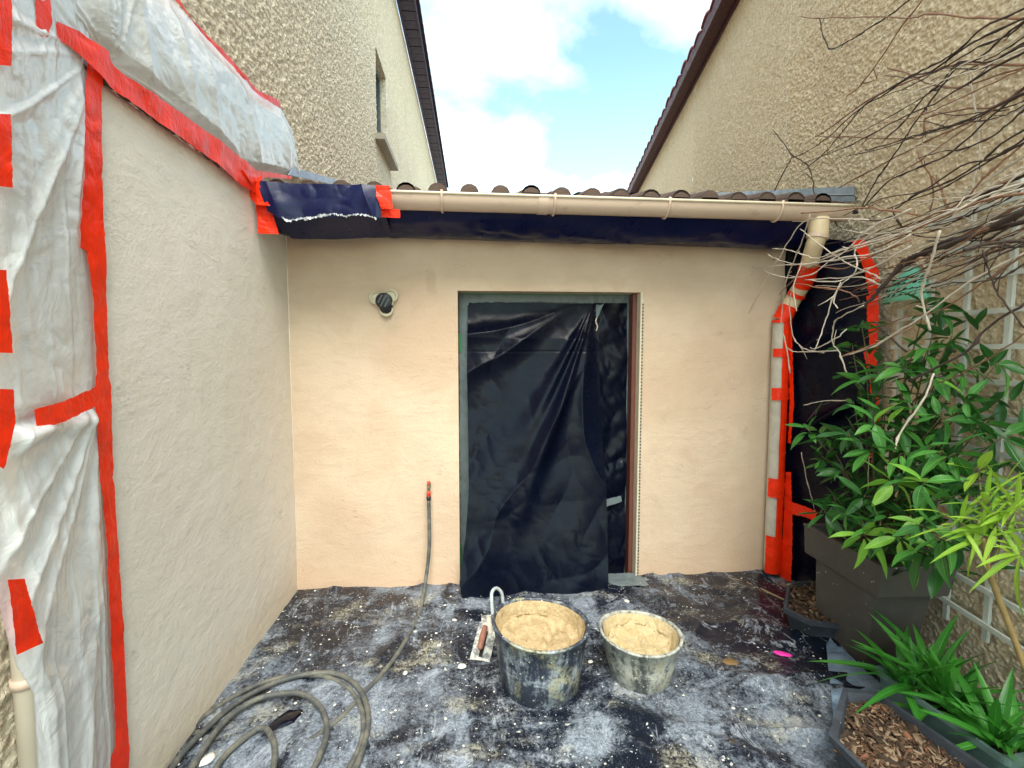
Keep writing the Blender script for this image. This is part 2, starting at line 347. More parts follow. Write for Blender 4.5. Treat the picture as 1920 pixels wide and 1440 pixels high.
# ================================================================ left house
HL = thing('left_house', 'tall roughcast house on the left with plum eaves and smooth rendered lower wall', 'house', (XL, 6, 0))
def rc_height(a, b, seed=0, amp=.010, f=36):
    c, s = math.cos(.5), math.sin(.5); u = a*c+b*s; v = -a*s+b*c
    n = .65*vn(u*f, v*f*1.45, seed)+.35*vn(u*f*2.1, v*f*2.6, seed+3)
    t = np.clip((n-.28)/.5, 0, 1); return amp*t*t*(3-2*t)+amp*.35*(fbm(a*5, b*5, seed+9, 2)-.5)
WY0, WY1, WZ0, WZ1 = 6.2, 6.98, 4.22, 5.30      # window opening, set by the sill and head in the photograph
def left_grid(y0, y1, z0, z1, st, amp=.010):
    ny = max(2, int((y1-y0)/st)); nz = max(2, int((z1-z0)/st)); Yg, Zg = np.meshgrid(np.linspace(y0, y1, ny), np.linspace(z0, z1, nz))
    d = rc_height(Yg, Zg, 1, amp*.85, 50); return np.stack([XL-.008+d, Yg, Zg], -1)
def join_grids(name, grids):
    V = []; Fs = []; n = 0
    for P in grids: V.append(P.reshape(-1, 3)); Fs.append(grid_faces(P.shape[0], P.shape[1], n)); n += P.shape[0]*P.shape[1]
    return mesh_np(name, np.concatenate(V), np.concatenate(Fs))
part('roughcast_wall', join_grids('left_roughcast', [left_grid(-.6, 0.9, 0, 7.0, .1, 0), left_grid(.9, 1.6, 0, 2.46, .009), left_grid(.9, 6.25, 2.42, 7.0, .0092),
     left_grid(WY0, WY1, 2.42, WZ0, .016), left_grid(WY0, WY1, WZ1, 7.0, .016), left_grid(WY1, 17, 2.42, 7.0, .024)]), M_rc_left, HL)
b = MB(); b.box((XL-.35, (YR-1.5)/2+.2, 1.2), (.6, 8.5, 2.4)); b.box((XL-.45, 7.5, 4.5), (.5, 19, 5.0))
# ---- smooth render on the lower wall, with a ragged upper edge
ny, nz = 240, 330; y0 = 1.52; Yg, Zg = np.meshgrid(np.linspace(y0, YR, ny), np.linspace(0, 1, nz))
top = 2.443+.006*(fbm(Yg*30, Yg*0, 3, 3)-.5); Zg = Zg*top
Xg = XL+.012+.006*(fbm(Yg*2, Zg*2, 5, 3)-.5)+.0022*(fbm(Yg*18, Zg*18, 8, 3)-.5); Xg[-1] = XL-.01
part('smooth_render', grid_mesh('left_smooth_render', np.stack([Xg, Yg, Zg], -1)), M_render_left, HL)
b = MB(); ed = catmull([(XL+.014, y, 2.447+.010*math.sin(i*2.3)*random.random()) for i, y in enumerate(np.linspace(1.55, 2.85, 44))], 2)
b.tube(ed, [.005+.007*random.random() for _ in ed], 6); part('ragged_render_edge', b.mesh('ragged'), simple('raw_edge', (.10, .08, .055), .95, .6, 60, .004), HL)
# ---- window with deep reveal and sill
Wn = part('window', None, None, HL); Wn.location = -HL.location
def wpart(n, me, m): return part(n, me, m, Wn)
b = MB(); r = XL-.11
for (ya, yb, za, zb) in ((WY0, WY0+.06, WZ0, WZ1), (WY1-.06, WY1, WZ0, WZ1), (WY0+.06, WY1-.06, WZ0, WZ0+.06), (WY0+.06, WY1-.06, WZ1-.06, WZ1), (6.57, 6.61, WZ0+.06, WZ1-.06)): b.box((r, (ya+yb)/2, (za+zb)/2), (.05, yb-ya, zb-za))
wpart('frame', b.mesh('wf'), M_frame_pale); b = MB(); b.box((r-.01, 6.59, 4.76), (.01, .72, 1.02)); wpart('pane', b.mesh('wp'), M_glass)
b = MB(); b.box((XL-.12, WY0-.01, 4.76), (.22, .02, 1.12)); b.box((XL-.12, WY1+.01, 4.76), (.22, .02, 1.12)); b.box((XL-.12, 6.59, WZ1+.01), (.22, .82, .02)); wpart('reveal', b.mesh('wr'), M_rc_left)
b = MB(); b.box((XL-.04, 6.66, WZ0-.035), (.30, 1.06, .07)); wpart('sill', b.mesh('ws'), M_sill)
# ---- plum eave: boards underneath, gutter board and tile ends
bm_ = MB(); bm_.box((0, 0, 0), (.26, .205, .018)); me = bm_.mesh('soffit_board'); me.materials.append(M_soffit)
for i in range(66):
    o = put('soffit_board', me, parent=HL); o.location = Vector((XL+.14, 2.0+i*.225, 7.0+.004*(i % 2)))-HL.location
b = MB(); b.box((XL+.14, 9.4, 7.022), (.27, 15.2, .02)); b.box((XL+.285, 9.4, 7.03), (.022, 15.2, .11)); part('fascia', b.mesh('lf'), M_soffit, HL)
b = MB(); b.tube([(XL+.035, 1.8, 6.985), (XL+.035, 17, 6.985)], .022, 6); part('wall_trim', b.mesh('lt'), M_soffit, HL)
b = MB()
prof = [(.13*math.cos(t), .05*math.sin(t)) for t in np.linspace(0, math.pi, 7)]
b.add([(x_, y_, z_) for x_ in (0,) for (y_, z_) in prof]+[(-.35, y_, z_+.12) for (y_, z_) in prof], [(i, i+1, i+8, i+7) for i in range(6)]+[tuple(range(7))])
met = b.mesh('eave_tile'); met.materials.append(simple('dark_plum_tile', (.05, .03, .05), .7, .4, 20))
for i in range(60):
    o = put('roof_tile', met, parent=HL); o.location = Vector((XL+.35, 2.0+i*.25, 7.07))-HL.location

# ================================================================ right house
HR = thing('right_house', 'tall sand coloured roughcast house on the right with red brown tiled eaves', 'house', rw(5, 0))
def right_grid(s0, s1, z0, z1, st, amp=.013):
    ns = max(2, int((s1-s0)/st)); nz = max(2, int((z1-z0)/st)); S, Z = np.meshgrid(np.linspace(s0, s1, ns), np.linspace(z0, z1, nz))
    d = rc_height(S, Z, 11, amp*.68, 56); P = RO[None, None]+RDIR[None, None]*S[..., None]+RN[None, None]*(d-.008)[..., None]; P[..., 2] = Z; return P[:, ::-1]
part('roughcast_wall', join_grids('right_roughcast', [right_grid(-.8, 1.1, 0, 5.32, .1, 0), right_grid(1.1, 1.5, 0, 1.6, .010), right_grid(1.1, 1.5, 1.6, 5.32, .05, 0), right_grid(1.5, 4.2, 0, 4.0, .0064), right_grid(1.5, 4.2, 4.0, 5.32, .014), right_grid(4.2, 7, 2.3, 5.32, .013), right_grid(7, 15, 2.3, 5.32, .03)]), M_rc_right, HR)
def rbox(mb, s0, s1, o0, o1, z0, z1):
    P = [rw(s0, z0, o0), rw(s1, z0, o0), rw(s1, z0, o1), rw(s0, z0, o1)]; Q = [p+np.array([0, 0, z1-z0]) for p in P]; mb.hexa(P+Q)
b = MB(); rbox(b, -1, 15, .0, .17, 5.305, 5.325); rbox(b, -1, 15, .0, .03, 5.27, 5.303); part('soffit', b.mesh('rs'), M_fascia_red, HR)
b = MB(); rbox(b, -1, 15, .172, .205, 5.25, 5.40); part('fascia', b.mesh('rf'), M_fascia_red, HR)
b = MB(); P = []
for (o_, z_) in ((.222, 0), (-.05, .06)):
    for t in np.linspace(0, 1, 7): P.append((RDIR*(t-.5)*.30+RN*o_)+np.array([0, 0, z_+.045*math.sin(t*math.pi)]))
P2 = [p-np.array([0, 0, .022]) for p in P]
b.add(P+P2, [(i, i+1, i+8, i+7) for i in range(6)]+[(i+14, i+21, i+22, i+15) for i in range(6)]+[(i, i+14, i+15, i+1) for i in range(6)]+[(0, 7, 21, 14), (6, 20, 27, 13)])
met = b.mesh('red_eave_tile'); met.materials.append(M_tile_red)
for i in range(42):
    o = put('roof_tile', met, parent=HR); o.location = Vector(list(rw(1.5+i*.31, 5.385+.012*((i*7) % 3))))-HR.location; o.rotation_euler = (0, 0, random.uniform(-.03, .03))
# zinc flashing where the lean-to roof meets the wall
q = [HW.px(1300, 371, .02), HW.px(1603, 369, .02), HW.px(1603, 349, .02), HW.px(1300, 360, .02)]
fa = HW.px(1603, 378, .022); fb = HW.px(1603, 349, .022); ga = HW.px(1170, 378, .022); gb = HW.px(1170, 370, .022)
b = MB(); n_ = RN*.006
b.hexa([fa, ga, ga+n_, fa+n_, fb, gb, gb+n_, fb+n_])
lip = [p for p in ((fa*.55+fb*.45), (ga*.55+gb*.45))]; b.tube([lip[0]+RN*.008, lip[1]+RN*.008], .007, 5); part('wall_flashing', b.mesh('zf'), M_zinc, HR)

# ================================================================ lean-to extension (rear)
EX = thing('rear_extension', 'low tiled extension between the two houses with fresh peach render and a doorway', 'extension', (.4, YR+.5, 0))
DX0, DX1, DZ1 = -.1037, 1.1225, 1.978; XR = 2.125
# wall with door opening, as grids
def wall_grid(x0, x1, z0, z1, st=.012):
    nx = max(2, int((x1-x0)/st)); nz = max(2, int((z1-z0)/st)); Xg, Zg = np.meshgrid(np.linspace(x0, x1, nx), np.linspace(z0, z1, nz))
    d = .010*(fbm(Xg*1.6, Zg*1.6, 31, 3)-.5)+.003*(fbm(Xg*14, Zg*14, 33, 3)-.5)
    e = np.minimum(np.minimum(abs(Xg-DX0), abs(Xg-DX1)), 1); d *= np.clip(np.maximum(e, np.abs(Zg-DZ1)*(Zg > DZ1))*10, .2, 1)
    return np.stack([Xg, YR-d*.0-d, Zg], -1)
part('rendered_wall', join_grids('rear_render', [wall_grid(XL-.02, DX0, 0, 2.5), wall_grid(DX0, DX1, DZ1, 2.5), wall_grid(DX1, XR, 0, 2.5)]), M_render_back, EX)
b = MB(); b.box((DX0-.011, YR+.10, DZ1/2), (.02, .2, DZ1)); b.box((DX1+.011, YR+.135, DZ1/2), (.02, .13, DZ1)); b.box(((DX0+DX1)/2, YR+.10, DZ1+.011), (DX1-DX0+.04, .2, .02)); part('door_reveal', b.mesh('rev'), M_render_back, EX)
b = MB(); b.box((XR+.011, YR+.2, 1.25), (.02, .4, 2.5)); b.box(((XL+XR)/2, YR+.5, 1.25), (XR-XL, .3, 2.5)); part('wall_core', b.mesh('core'), M_dark, EX)
# corner bead, door frame
b = MB(); b.box((DX1-.004, YR+.035, DZ1/2), (.018, .07, DZ1)); part('jamb_board', b.mesh('jb'), M_cream, EX)
b = MB(); b.box((DX1-.022, YR+.11, DZ1/2), (.040, .08, DZ1-.004)); part('door_jamb', b.mesh('dj'), M_brown_frame, EX)
b = MB()
for i in range(86): b.box((DX1+.002, YR-.006, .03+i*.0225), (.007, .008, .010)) if i < 84 else None
part('corner_bead', b.mesh('cb'), simple('perforated_bead', (.10, .09, .08), .6), EX, kind='stuff')
FRD = thing('door', 'doorway closed behind black plastic, only its dark green taped frame showing', 'door', ((DX0+DX1)/2, YR+.2, 0))
b = MB(); x0, x1 = DX0+.002, DX1-.045; yy = YR+.19
for (xa, xb, za, zb) in ((x0, x0+.075, 0, DZ1), (x1-.075, x1, 0, DZ1), (x0+.075, x1-.075, DZ1-.09, DZ1)): b.box(((xa+xb)/2, yy, (za+zb)/2), (xb-xa, .05, zb-za-.004))
part('frame', b.mesh('dfr'), simple('dark_door_frame', (.012, .02, .025), .4), FRD)
b = MB(); b.box(((x0+x1)/2, yy+.03, 1.0), (x1-x0-.1, .02, 1.9)); part('pane', b.mesh('dp'), M_glass, FRD)
def strip_mesh(name, A, B, P, n=40, m=8, off=.004, disp=None, rag=0, seed=0, offB=None):
    """sheet between two polylines given on plane P"""
    A = resample([P.px(*p, off) for p in A], n); B = resample([P.px(*p, off if offB is None else offB) for p in B], n); t = np.linspace(0, 1, m)[None, :, None]
    Q = A[:, None]*(1-t)+B[:, None]*t
    a = (Q-P.o) @ P.a; bb = (Q-P.o) @ P.b
    if rag:
        wv = np.zeros((n, m)); wv[:, 0] = 1; wv[:, -1] = -1; r_ = (rng.random((n, m))-.5)*rag*np.abs(wv); Q = Q+(B-A)[:, None]/(np.linalg.norm(B-A, axis=1)[:, None, None]+1e-6)*r_[..., None]
    S, T = np.meshgrid(np.linspace(0, 1, n), np.linspace(0, 1, m), indexing='ij')
    d = (disp(a, bb, S, T) if disp else 0)
    Q = Q+P.n[None, None]*np.broadcast_to(np.asarray(d, float), S.shape)[..., None]; return grid_mesh(name, Q)
def tape_disp(amp, seed): return lambda a, b, s, t: amp*crumple(a, b, 14, 1, seed)
# grey and green masking tape around the door (parts of the door frame)
DP = Plane((0, YR+.165, 0), (0, -1, 0))
for nm, A, B, m in (('tape_strip', [(861, 548), (862, 800), (864, 1088)], [(880, 552), (877, 700), (879, 900), (877, 1085)], M_grey_tape),
                    ('tape_strip', [(862, 549), (1000, 549), (1189, 552)], [(862, 568), (1000, 566), (1189, 570)], M_grey_tape),
                    ('tape_strip', [(1171, 556), (1172, 800), (1166, 1082)], [(1187, 556), (1187, 800), (1181, 1085)], M_grey_tape)):
    part(nm, strip_mesh('tp', A, B, DP, 90, 6, .004, tape_disp(.006, 3), .006), m, FRD)
for A, B in (([(860, 625), (861, 660)], [(865, 625), (866, 660)]), ([(861, 1020), (862, 1075)], [(866, 1020), (867, 1075)]), ([(1184, 560), (1185, 900), (1179, 1075)], [(1188, 560), (1189, 900), (1183, 1075)]), ([(864, 549), (1180, 552)], [(864, 552), (1180, 554)])):
    part('green_tape', strip_mesh('gt', A, B, DP, 20, 3, .014), M_green_tape, FRD)
# orange primer line and spilt render along the foot of the walls
def foot(name, x0, x1, m, h, seed):
    n = 220; x = np.linspace(x0, x1, n); w = h*(.35+fbm(x*22, x*0, seed, 4)); dpt = h*.9*(.3+fbm(x*17, x*0, seed+5, 4))
    return grid_mesh(name, np.stack([np.stack([x, YR-.007+0*x, w], -1), np.stack([x, YR-.012-dpt*.4, w*.4+.006], -1), np.stack([x, YR-.012-dpt, .012+0*x], -1)]), False)
part('orange_primer_line', foot('opl', DX1+.03, XR-.02, M_orange, .020, 3), M_orange, EX); part('orange_primer_line', foot('opl2', XL+.45, DX0, M_orange, .012, 9), M_orange, EX)
n = 260; y = np.linspace(1.0, YR, n); w = .016*(.3+fbm(y*19, y*0, 4, 4)); part('spilt_render_line', grid_mesh('srl', np.stack([np.stack([XL+.012+0*y, y, w], -1), np.stack([XL+.03+w*.3, y, w*.5+.008], -1), np.stack([XL+.03+w*1.4, y, .013+0*y], -1)])[::-1], False), M_spill, HL)
# ---- roof: tiles, each a piece
RS = math.tan(math.radians(14.2)); GY = YR-.40; 
def roof_z(y): return 2.475+(y-GY)*RS
b = MB(); b.add([(XL+.01, GY, roof_z(GY)-.050), (XR+.16, GY, roof_z(GY)-.050), (XR+1.1, 7, roof_z(7)-.050), (XL+.01, 7, roof_z(7)-.050)]+[(XL+.01, GY, roof_z(GY)-.07), (XR+.16, GY, roof_z(GY)-.07), (XR+1.1, 7, roof_z(7)-.07), (XL+.01, 7, roof_z(7)-.07)], [(0, 1, 2, 3), (7, 6, 5, 4), (0, 4, 5, 1)]); part('roof_deck', b.mesh('deck'), M_dark, EX)
b = MB(); TWd = .176; prof = [(-TWd/2, 0), (-.052, .0)]+[(.052*-math.cos(t), .044*math.sin(t)) for t in np.linspace(.25, math.pi-.25, 6)]+[(.052, 0), (TWd/2, 0)]
k = len(prof); L_ = .36; V = []
for (yy_, dz) in ((0, .012), (L_, .0)):
    for (x_, z_) in prof: V.append((x_, yy_*math.cos(math.atan(RS)), z_+dz+yy_*math.sin(math.atan(RS))))
V += [(x_, y_, z_-.014) for x_, y_, z_ in V]
b.add(V, [(i, i+1, i+k+1, i+k) for i in range(k-1)]+[(i, i+2*k, i+2*k+1, i+1) for i in range(k-1)]+[(i+2*k, i+3*k, i+3*k+1, i+2*k+1) for i in range(k-1)]+[tuple(range(1, k-1))], False)
met = b.mesh('pantile'); met.materials.append(M_tile)
for r_ in range(12):
    for c_ in range(24):
        x_ = XL+.10+c_*TWd; y_ = GY+.035+r_*.335
        if c_ > 18.4+ (y_-GY)*.17/.176 or r_*24+c_ > 290: continue
        o = put('roof_tile', met, parent=EX); o.location = Vector((x_+random.uniform(-.004, .004), y_+random.uniform(-.01, .01), roof_z(y_)-.012+.006*random.random()))-EX.location; o.rotation_euler = (0, 0, random.uniform(-.02, .02))
# blue flashing on the left house above the tiles
fa = LW.px(540, 328, .03); fb = LW.px(645, 350, .03); ga = LW.px(548, 314, .03); gb = LW.px(645, 341, .03); n_ = np.array([.006, 0, 0])
b = MB(); b.hexa([fa, fb, fb+n_, fa+n_, ga, gb, gb+n_, ga+n_]); part('wall_flashing', b.mesh('bf'), M_lead, HL)
# ================================================================ gutter
GP = Plane((0, GY-.02, 0), (0, -1, 0))
G0 = GP.px(486, 352); G1 = GP.px(1601, 386)       # centre of the front rim, falls a little to the right
GR = .066
GT = thing('gutter', 'sand coloured plastic half round gutter under the tiles with ring brackets', 'gutter', (G0+G1)/2)
def gut(x): t = (x-G0[0])/(G1[0]-G0[0]); return G0+(G1-G0)*t
b = MB(); xs_ = np.linspace(G0[0], G1[0], 40); an = np.linspace(math.pi, 2*math.pi, 15)
for rr in (GR, GR-.004):
    V = []
    for x in xs_:
        c = gut(x)+np.array([0, GR, 0])
        for a_ in an: V.append(c+np.array([0, rr*math.cos(a_), rr*math.sin(a_)*1.15]))
    b.add(V, [tuple(q) for q in grid_faces(40, 15)], True)
c = gut(G1[0])+np.array([0, GR, 0]); b.add([c+np.array([0, GR*math.cos(a_), GR*1.15*math.sin(a_)]) for a_ in an], [tuple(range(15))])
part('trough', b.mesh('trough'), M_pvc, GT)
b = MB(); b.tube([gut(x)+np.array([0, -.002, .002]) for x in xs_], .0085, 8); part('front_rim', b.mesh('rim'), simple('pale_pvc_rim', (.72, .62, .47), .4, .15, 8), GT)
for px_ in (828, 1041, 1256, 1468):
    x = GP.px(px_, 370)[0]; b = MB(); c = gut(x)+np.array([0, GR, 0]); P = [c+np.array([0, -(GR+.006)*math.cos(t), -(GR*1.15+.006)*math.sin(t)]) for t in np.linspace(-.2, math.pi*.85, 14)]
    b.tube(P, .0075, 6); b.tube([P[-1], P[-1]+np.array([0, .02, .03])], .006, 5)
    part('bracket', b.mesh('br'), M_pvc, GT)
for px_ in (1020, ):
    x = GP.px(px_, 370)[0]; b = MB(); V = []
    for xx in (x-.03, x+.03):
        c = gut(xx)+np.array([0, GR, 0])
        for a_ in an: V.append(c+np.array([0, (GR+.005)*math.cos(a_), (GR*1.15+.005)*math.sin(a_)]))
    b.add(V, [tuple(q) for q in grid_faces(2, 15)], True); part('joint', b.mesh('jt'), M_pvc, GT)
# ---------------- downpipe at the right end of the rear wall
PR = .05; pc = Plane((0, YR-.065, 0), (0, -1, 0))
dp_top = gut(GP.px(1550, 400)[0])+np.array([0, GR, -.06])
path = [dp_top, dp_top+np.array([0, .0, -.10]), dp_top+np.array([-.005, .02, -.16]), pc.px(1508, 525, .12), pc.px(1488, 560, .04), pc.px(1465, 600, 0), pc.px(1463, 640), pc.px(1457, 800), pc.px(1446, 1070)]
DPI = thing('downpipe', 'cream downpipe bending back to the wall corner, wrapped in red and pale tape', 'downpipe', path[-1])
vert = catmull([path[i] for i in (5, 6, 7, 8)], 16); bend = catmull(path[:6], 8)
b = MB(); b.tube(bend, [PR*1.12 if i < 11 else PR for i in range(len(bend))], 20); part('elbow', b.mesh('elb'), simple('cream_pvc', (.74, .59, .38), .4, .2, 8), DPI)
b = MB(); b.tube(vert, PR, 20); part('pipe', b.mesh('pipe'), M_pale_tape, DPI)
b = MB(); b.tube([bend[8], bend[11]], PR*1.2, 20, False); part('collar', b.mesh('clr'), M_pvc, DPI)
def wrap(path_, i0, i1, a0, a1, r, m, name='tape_wrap', seed=0, parent=DPI):
    P = resample(path_[i0:i1], 26); T = np.gradient(P, axis=0); T /= np.linalg.norm(T, axis=1)[:, None]; V = []; kk = 14
    for i in range(26):
        X_ = np.array([1., 0, 0]); X_ -= T[i]*np.dot(X_, T[i]); X_ /= np.linalg.norm(X_); Y_ = np.cross(T[i], X_)
        if Y_[1] > 0: Y_ = -Y_
        ja = .10*(vn(i*.6, 0, seed)-.5)
        for j in range(kk):
            t = math.radians(a0+(a1-a0)*j/(kk-1)) + (ja if j in (0, kk-1) else 0); V.append(P[i]+(X_*math.cos(t)+Y_*math.sin(t))*(r+.003*float(vn(i*.5, j*.7, seed))))
    part(name, mesh_np('wr', V, grid_faces(26, kk)), m, parent)
nb, nv = len(bend), len(vert)
wrap(bend, int(nb*.50), int(nb*.68), -10, 190, PR+.006, M_red, seed=1)
wrap(bend, int(nb*.72), int(nb*.80), 20, 190, PR+.006, M_red, seed=2)
wrap(bend, int(nb*.86), nb, -30, 200, PR+.006, M_red, seed=3)
wrap(vert, 0, 4, -30, 210, PR+.006, M_red, seed=4)
wrap(vert, 2, nv, 5, 105, PR+.005, M_red, seed=5)
for i0, i1 in ((18, 21), (26, 29), (38, 41), (44, 49)): wrap(vert, i0, min(i1, nv), 5, 165, PR+.009, M_red, seed=i0)
# ---------------- ribbed dark strip + red tape beside it
CP = Plane((0, YR-.02, 0), (0, -1, 0))
part('roughcast_strip', strip_mesh('rcs', [(1473, 600), (1471, 850), (1458, 1088)], [(1483, 600), (1480, 850), (1470, 1088)], CP, 200, 6, .0, lambda a, b, s, t: .014*vn(a*70, b*70, 2)), simple('grey_roughcast', (.16, .14, .11), .95, .7, 120, .006, 130), EX)

# ================================================================ black sheet across the right corner
PA = CP.px(1478, 800); PB = HW.px(1640, 700, .04)
dv = PB-PA; dv[2] = 0; nrm = np.cross(dv, [0, 0, 1]); nrm = nrm if nrm[1] < 0 else -nrm
KP = Plane((PA[0], PA[1], 0), nrm)
CS = thing('corner_sheet', 'black plastic sheet hung across the right corner behind the shrub, edged with torn red tape', 'plastic sheet', KP.px(1540, 1080))
def kd(a, b, s, t):
    return .02+fold(a, b, -.95, 4.5, .25, .07, 3, 2.2)*np.clip(4*t*(1-t), .2, 1)+crumple(a, b, 3, .02, 5)
part('film', strip_mesh('cs', [(1478, 440), (1482, 600), (1480, 850), (1472, 1095)], [(1612, 455), (1632, 520), (1648, 600), (1640, 1100)], KP, 150, 60, 0, kd), M_black, CS)
tp = [([(1598, 452), (1612, 480), (1622, 510), (1632, 560)], [(1622, 447), (1634, 480), (1650, 510), (1646, 570)]),
      ([(1626, 555), (1628, 600), (1632, 650)], [(1648, 552), (1648, 600), (1646, 655)]), ([(1620, 660), (1626, 690)], [(1643, 655), (1646, 684)]),
      ([(1630, 712), (1634, 760), (1634, 800)], [(1643, 708), (1650, 760), (1650, 800)]), ([(1631, 850), (1634, 870)], [(1647, 848), (1648, 866)])]
for A, B in tp: part('tape_strip', strip_mesh('ct', A, B, KP, 30, 6, .085, tape_disp(.01, 2), .006), M_red, CS)
for A, B in (([(1479, 600), (1481, 760), (1478, 830)], [(1486, 600), (1489, 760), (1484, 832)]), ([(1474, 885), (1470, 990), (1462, 1080)], [(1484, 885), (1487, 990), (1484, 1092)]), ([(1476, 938), (1512, 950), (1566, 976)], [(1476, 962), (1512, 970), (1560, 992)])):
    part('tape_strip', strip_mesh('ct', A, B, KP, 50, 6, .075, tape_disp(.006, 4), .005), M_red, CS)

# ================================================================ black plastic under the eave
ES = thing('eave_sheet', 'long navy black plastic sheet wrapped below the gutter along the eave', 'plastic sheet', (.5, GY+.1, 2.3))
nx, nt = 420, 26; xa, xb = XL+.012, XR+.02; x = np.linspace(xa, xb, nx)[:, None]; t = np.linspace(0, 1, nt)[None]
y = (GY+.085)+(YR-.012-GY-.085)*t+0*x; zt = np.array([gut(v)[2]-GR*1.0 for v in x[:, 0]])[:, None]; zb = 2.305-.03*(x-xa)/(xb-xa)+.008*fbm(x*5, x*0, 3, 3)
z = zt+(zb-zt)*t**.8-.030*np.sin(math.pi*t)*(.6+.8*fbm(x*1.4, t*1.0, 5, 2)); d = fold(x, t, 1.35, 3, .3, .016, 7, 3)+crumple(x, t*.5, 5, .016, 2); d = d*np.sin(math.pi*np.clip(t*1.0, .06, .94))
part('film', grid_mesh('es', np.stack([x+0*t, y, z-d], -1)[:, ::-1]), M_navy, ES)
# front flap that wraps the gutter at the left end
EP = Plane((0, GY-.045, 0), (0, -1, 0))
WS = thing('gutter_wrap', 'torn black plastic wrapped round the left end of the gutter with red tape', 'plastic sheet', EP.px(600, 400))
def wd(a, b, s, t): return .012*np.sin(math.pi*t)+fold(a, b, .35, 5, .3, .022, 4, 2.5)+crumple(a, b, 7, .012, 3)
part('film', strip_mesh('ws', [(487, 343), (560, 345), (640, 347), (712, 349)], [(505, 398), (528, 412), (560, 414), (600, 410), (650, 406), (716, 410)], EP, 150, 36, .004, wd, .0), M_navy, WS)
part('torn_edge', strip_mesh('te', [(520, 400), (540, 413), (553, 412), (575, 408), (606, 403), (625, 401), (650, 405), (680, 402), (706, 410)], [(522, 402), (541, 418), (556, 414), (575, 413), (606, 408), (625, 403), (650, 407), (680, 404), (706, 412)], EP, 130, 4, .025, lambda a, b, s, t: .02*vn(a*60, b*60, 3), .012), M_torn, WS)
WP = Plane((0, GY-.01, 0), (0, -1, 0))
part('lower_film', strip_mesh('lf', [(490, 392), (600, 398), (700, 400), (722, 402)], [(522, 432), (600, 434), (690, 432), (722, 420)], WP, 160, 20, -.02, lambda a, b, s, t: -.20*t+fold(a, b, 1.2, 4, .3, .02, 9, 3)+crumple(a, b, 6, .012, 7)), M_navy, WS)
for A, B, pl, of in (([(704, 348), (707, 370), (715, 392)], [(731, 349), (735, 370), (737, 391)], EP, .03), ([(712, 391), (716, 408)], [(750, 393), (751, 409)], WP, .02),
                 ([(462, 345), (466, 365), (480, 384), (486, 385)], [(492, 330), (488, 345), (494, 365), (508, 387)], EP, .028), ([(480, 384), (484, 410), (485, 438)], [(508, 385), (515, 410), (524, 440)], WP, .02)):
    part('tape_strip', strip_mesh('wt', A, B, pl, 40, 10, of, tape_disp(.012, 6), .004), M_red, WS)

# ================================================================ white masking sheets on the left
PIPEY = Plane((XL+.04, 0, 0), (1, 0, 0)).px(60, 1300)[1]
WM = thing('upper_masking_sheet', 'crinkled white translucent plastic masking the wall above the left render', 'plastic sheet', LW.px(400, 200))
def ud(a, b, s, t):
    e = np.clip(6*t, 0, 1)*np.clip(6*(1-t), .15, 1)
    rad = np.hypot(a-UPA, b-UPB); thp = np.arctan2(b-UPB, a-UPA)
    return e*(.020*np.sin(math.pi*t)+fold(a, b, 1.0, 2.2, .25, .013, 11, 4.0)+.009*ridge(thp*5, rad*.8, 7)**4*np.clip(1.2-rad, 0, 1)+fold(a, b, .35, 5, .2, .009, 14, 4)+crumple(a, b, 5, .007, 6)+crumple(a, b, 13, .004, 16))
_u = LW.px(205, 118); UPA = float((_u-LW.o) @ LW.a); UPB = float((_u-LW.o) @ LW.b)
part('film', strip_mesh('um', [(-60, -60), (30, 10), (100, 52), (200, 118), (300, 200), (400, 275), (455, 330), (500, 333), (549, 334)], [(-60, -400), (60, -200), (200, -100), (318, -5), (420, 105), (475, 165), (524, 200), (548, 245), (552, 300)], LW, 300, 120, 0, ud), M_white, WM)
LM = thing('lower_masking_sheet', 'tall crinkled white plastic sheet hanging over the drainpipe at the far left', 'plastic sheet', LW.px(120, 1300))
def ld(a, b, s, t):
    # folds fan out from the pinch under the diagonal tape; lower part hangs from the cross tape
    pinch = LW.px(172, 112); pa = (pinch-LW.o) @ LW.a; pb = (pinch-LW.o) @ LW.b; r_ = np.hypot(a-pa, b-pb); th = np.arctan2(a-pa, pb-b)
    fan = .017*ridge(th*6+.8*fbm(a*3, b*2, 4, 2), r_*.7, 5)**2.5*np.clip(r_*2, .1, 1)
    hb = float((LW.px(100, 775)-LW.o) @ LW.b); m = 1/(1+np.exp((b-hb)*40))
    p2 = LW.px(184, 770); pa2 = (p2-LW.o) @ LW.a; th2 = np.arctan2(a-pa2, np.abs(hb-b)+.08); fan2 = .020*ridge(th2*6+.8*fbm(a*3, b*1.5, 8, 2), b*.5, 15)**2.2
    e = np.clip(6*(1-t), 0.03, 1)*np.clip(7*t, .05, 1)
    fine = .0045*ridge(a*34+fbm(b*5, a*3, 3, 2)*2, b*1.6, 33)**2+crumple(a, b, 8, .005, 3)+crumple(a, b, 20, .0025, 5)
    return e*(fan*(1-m)+fan2*m+fine)-.022*np.exp(-((b-hb-.01)/.018)**2)*e+.016*np.exp(-((b-hb+.03)/.02)**2)*e
part('film', strip_mesh('lm', [(-70, -150), (-70, 300), (-60, 600), (-5, 740), (10, 778), (-20, 880), (-22, 1000), (-10, 1100), (14, 1200), (30, 1250), (62, 1300), (70, 1440), (74, 1640)], [(140, -150), (176, 90), (172, 300), (160, 420), (172, 560), (180, 700), (184, 760), (192, 900), (202, 1080), (212, 1300), (222, 1460), (226, 1640)], LW, 420, 110, .085, ld, offB=.012), M_white, LM)
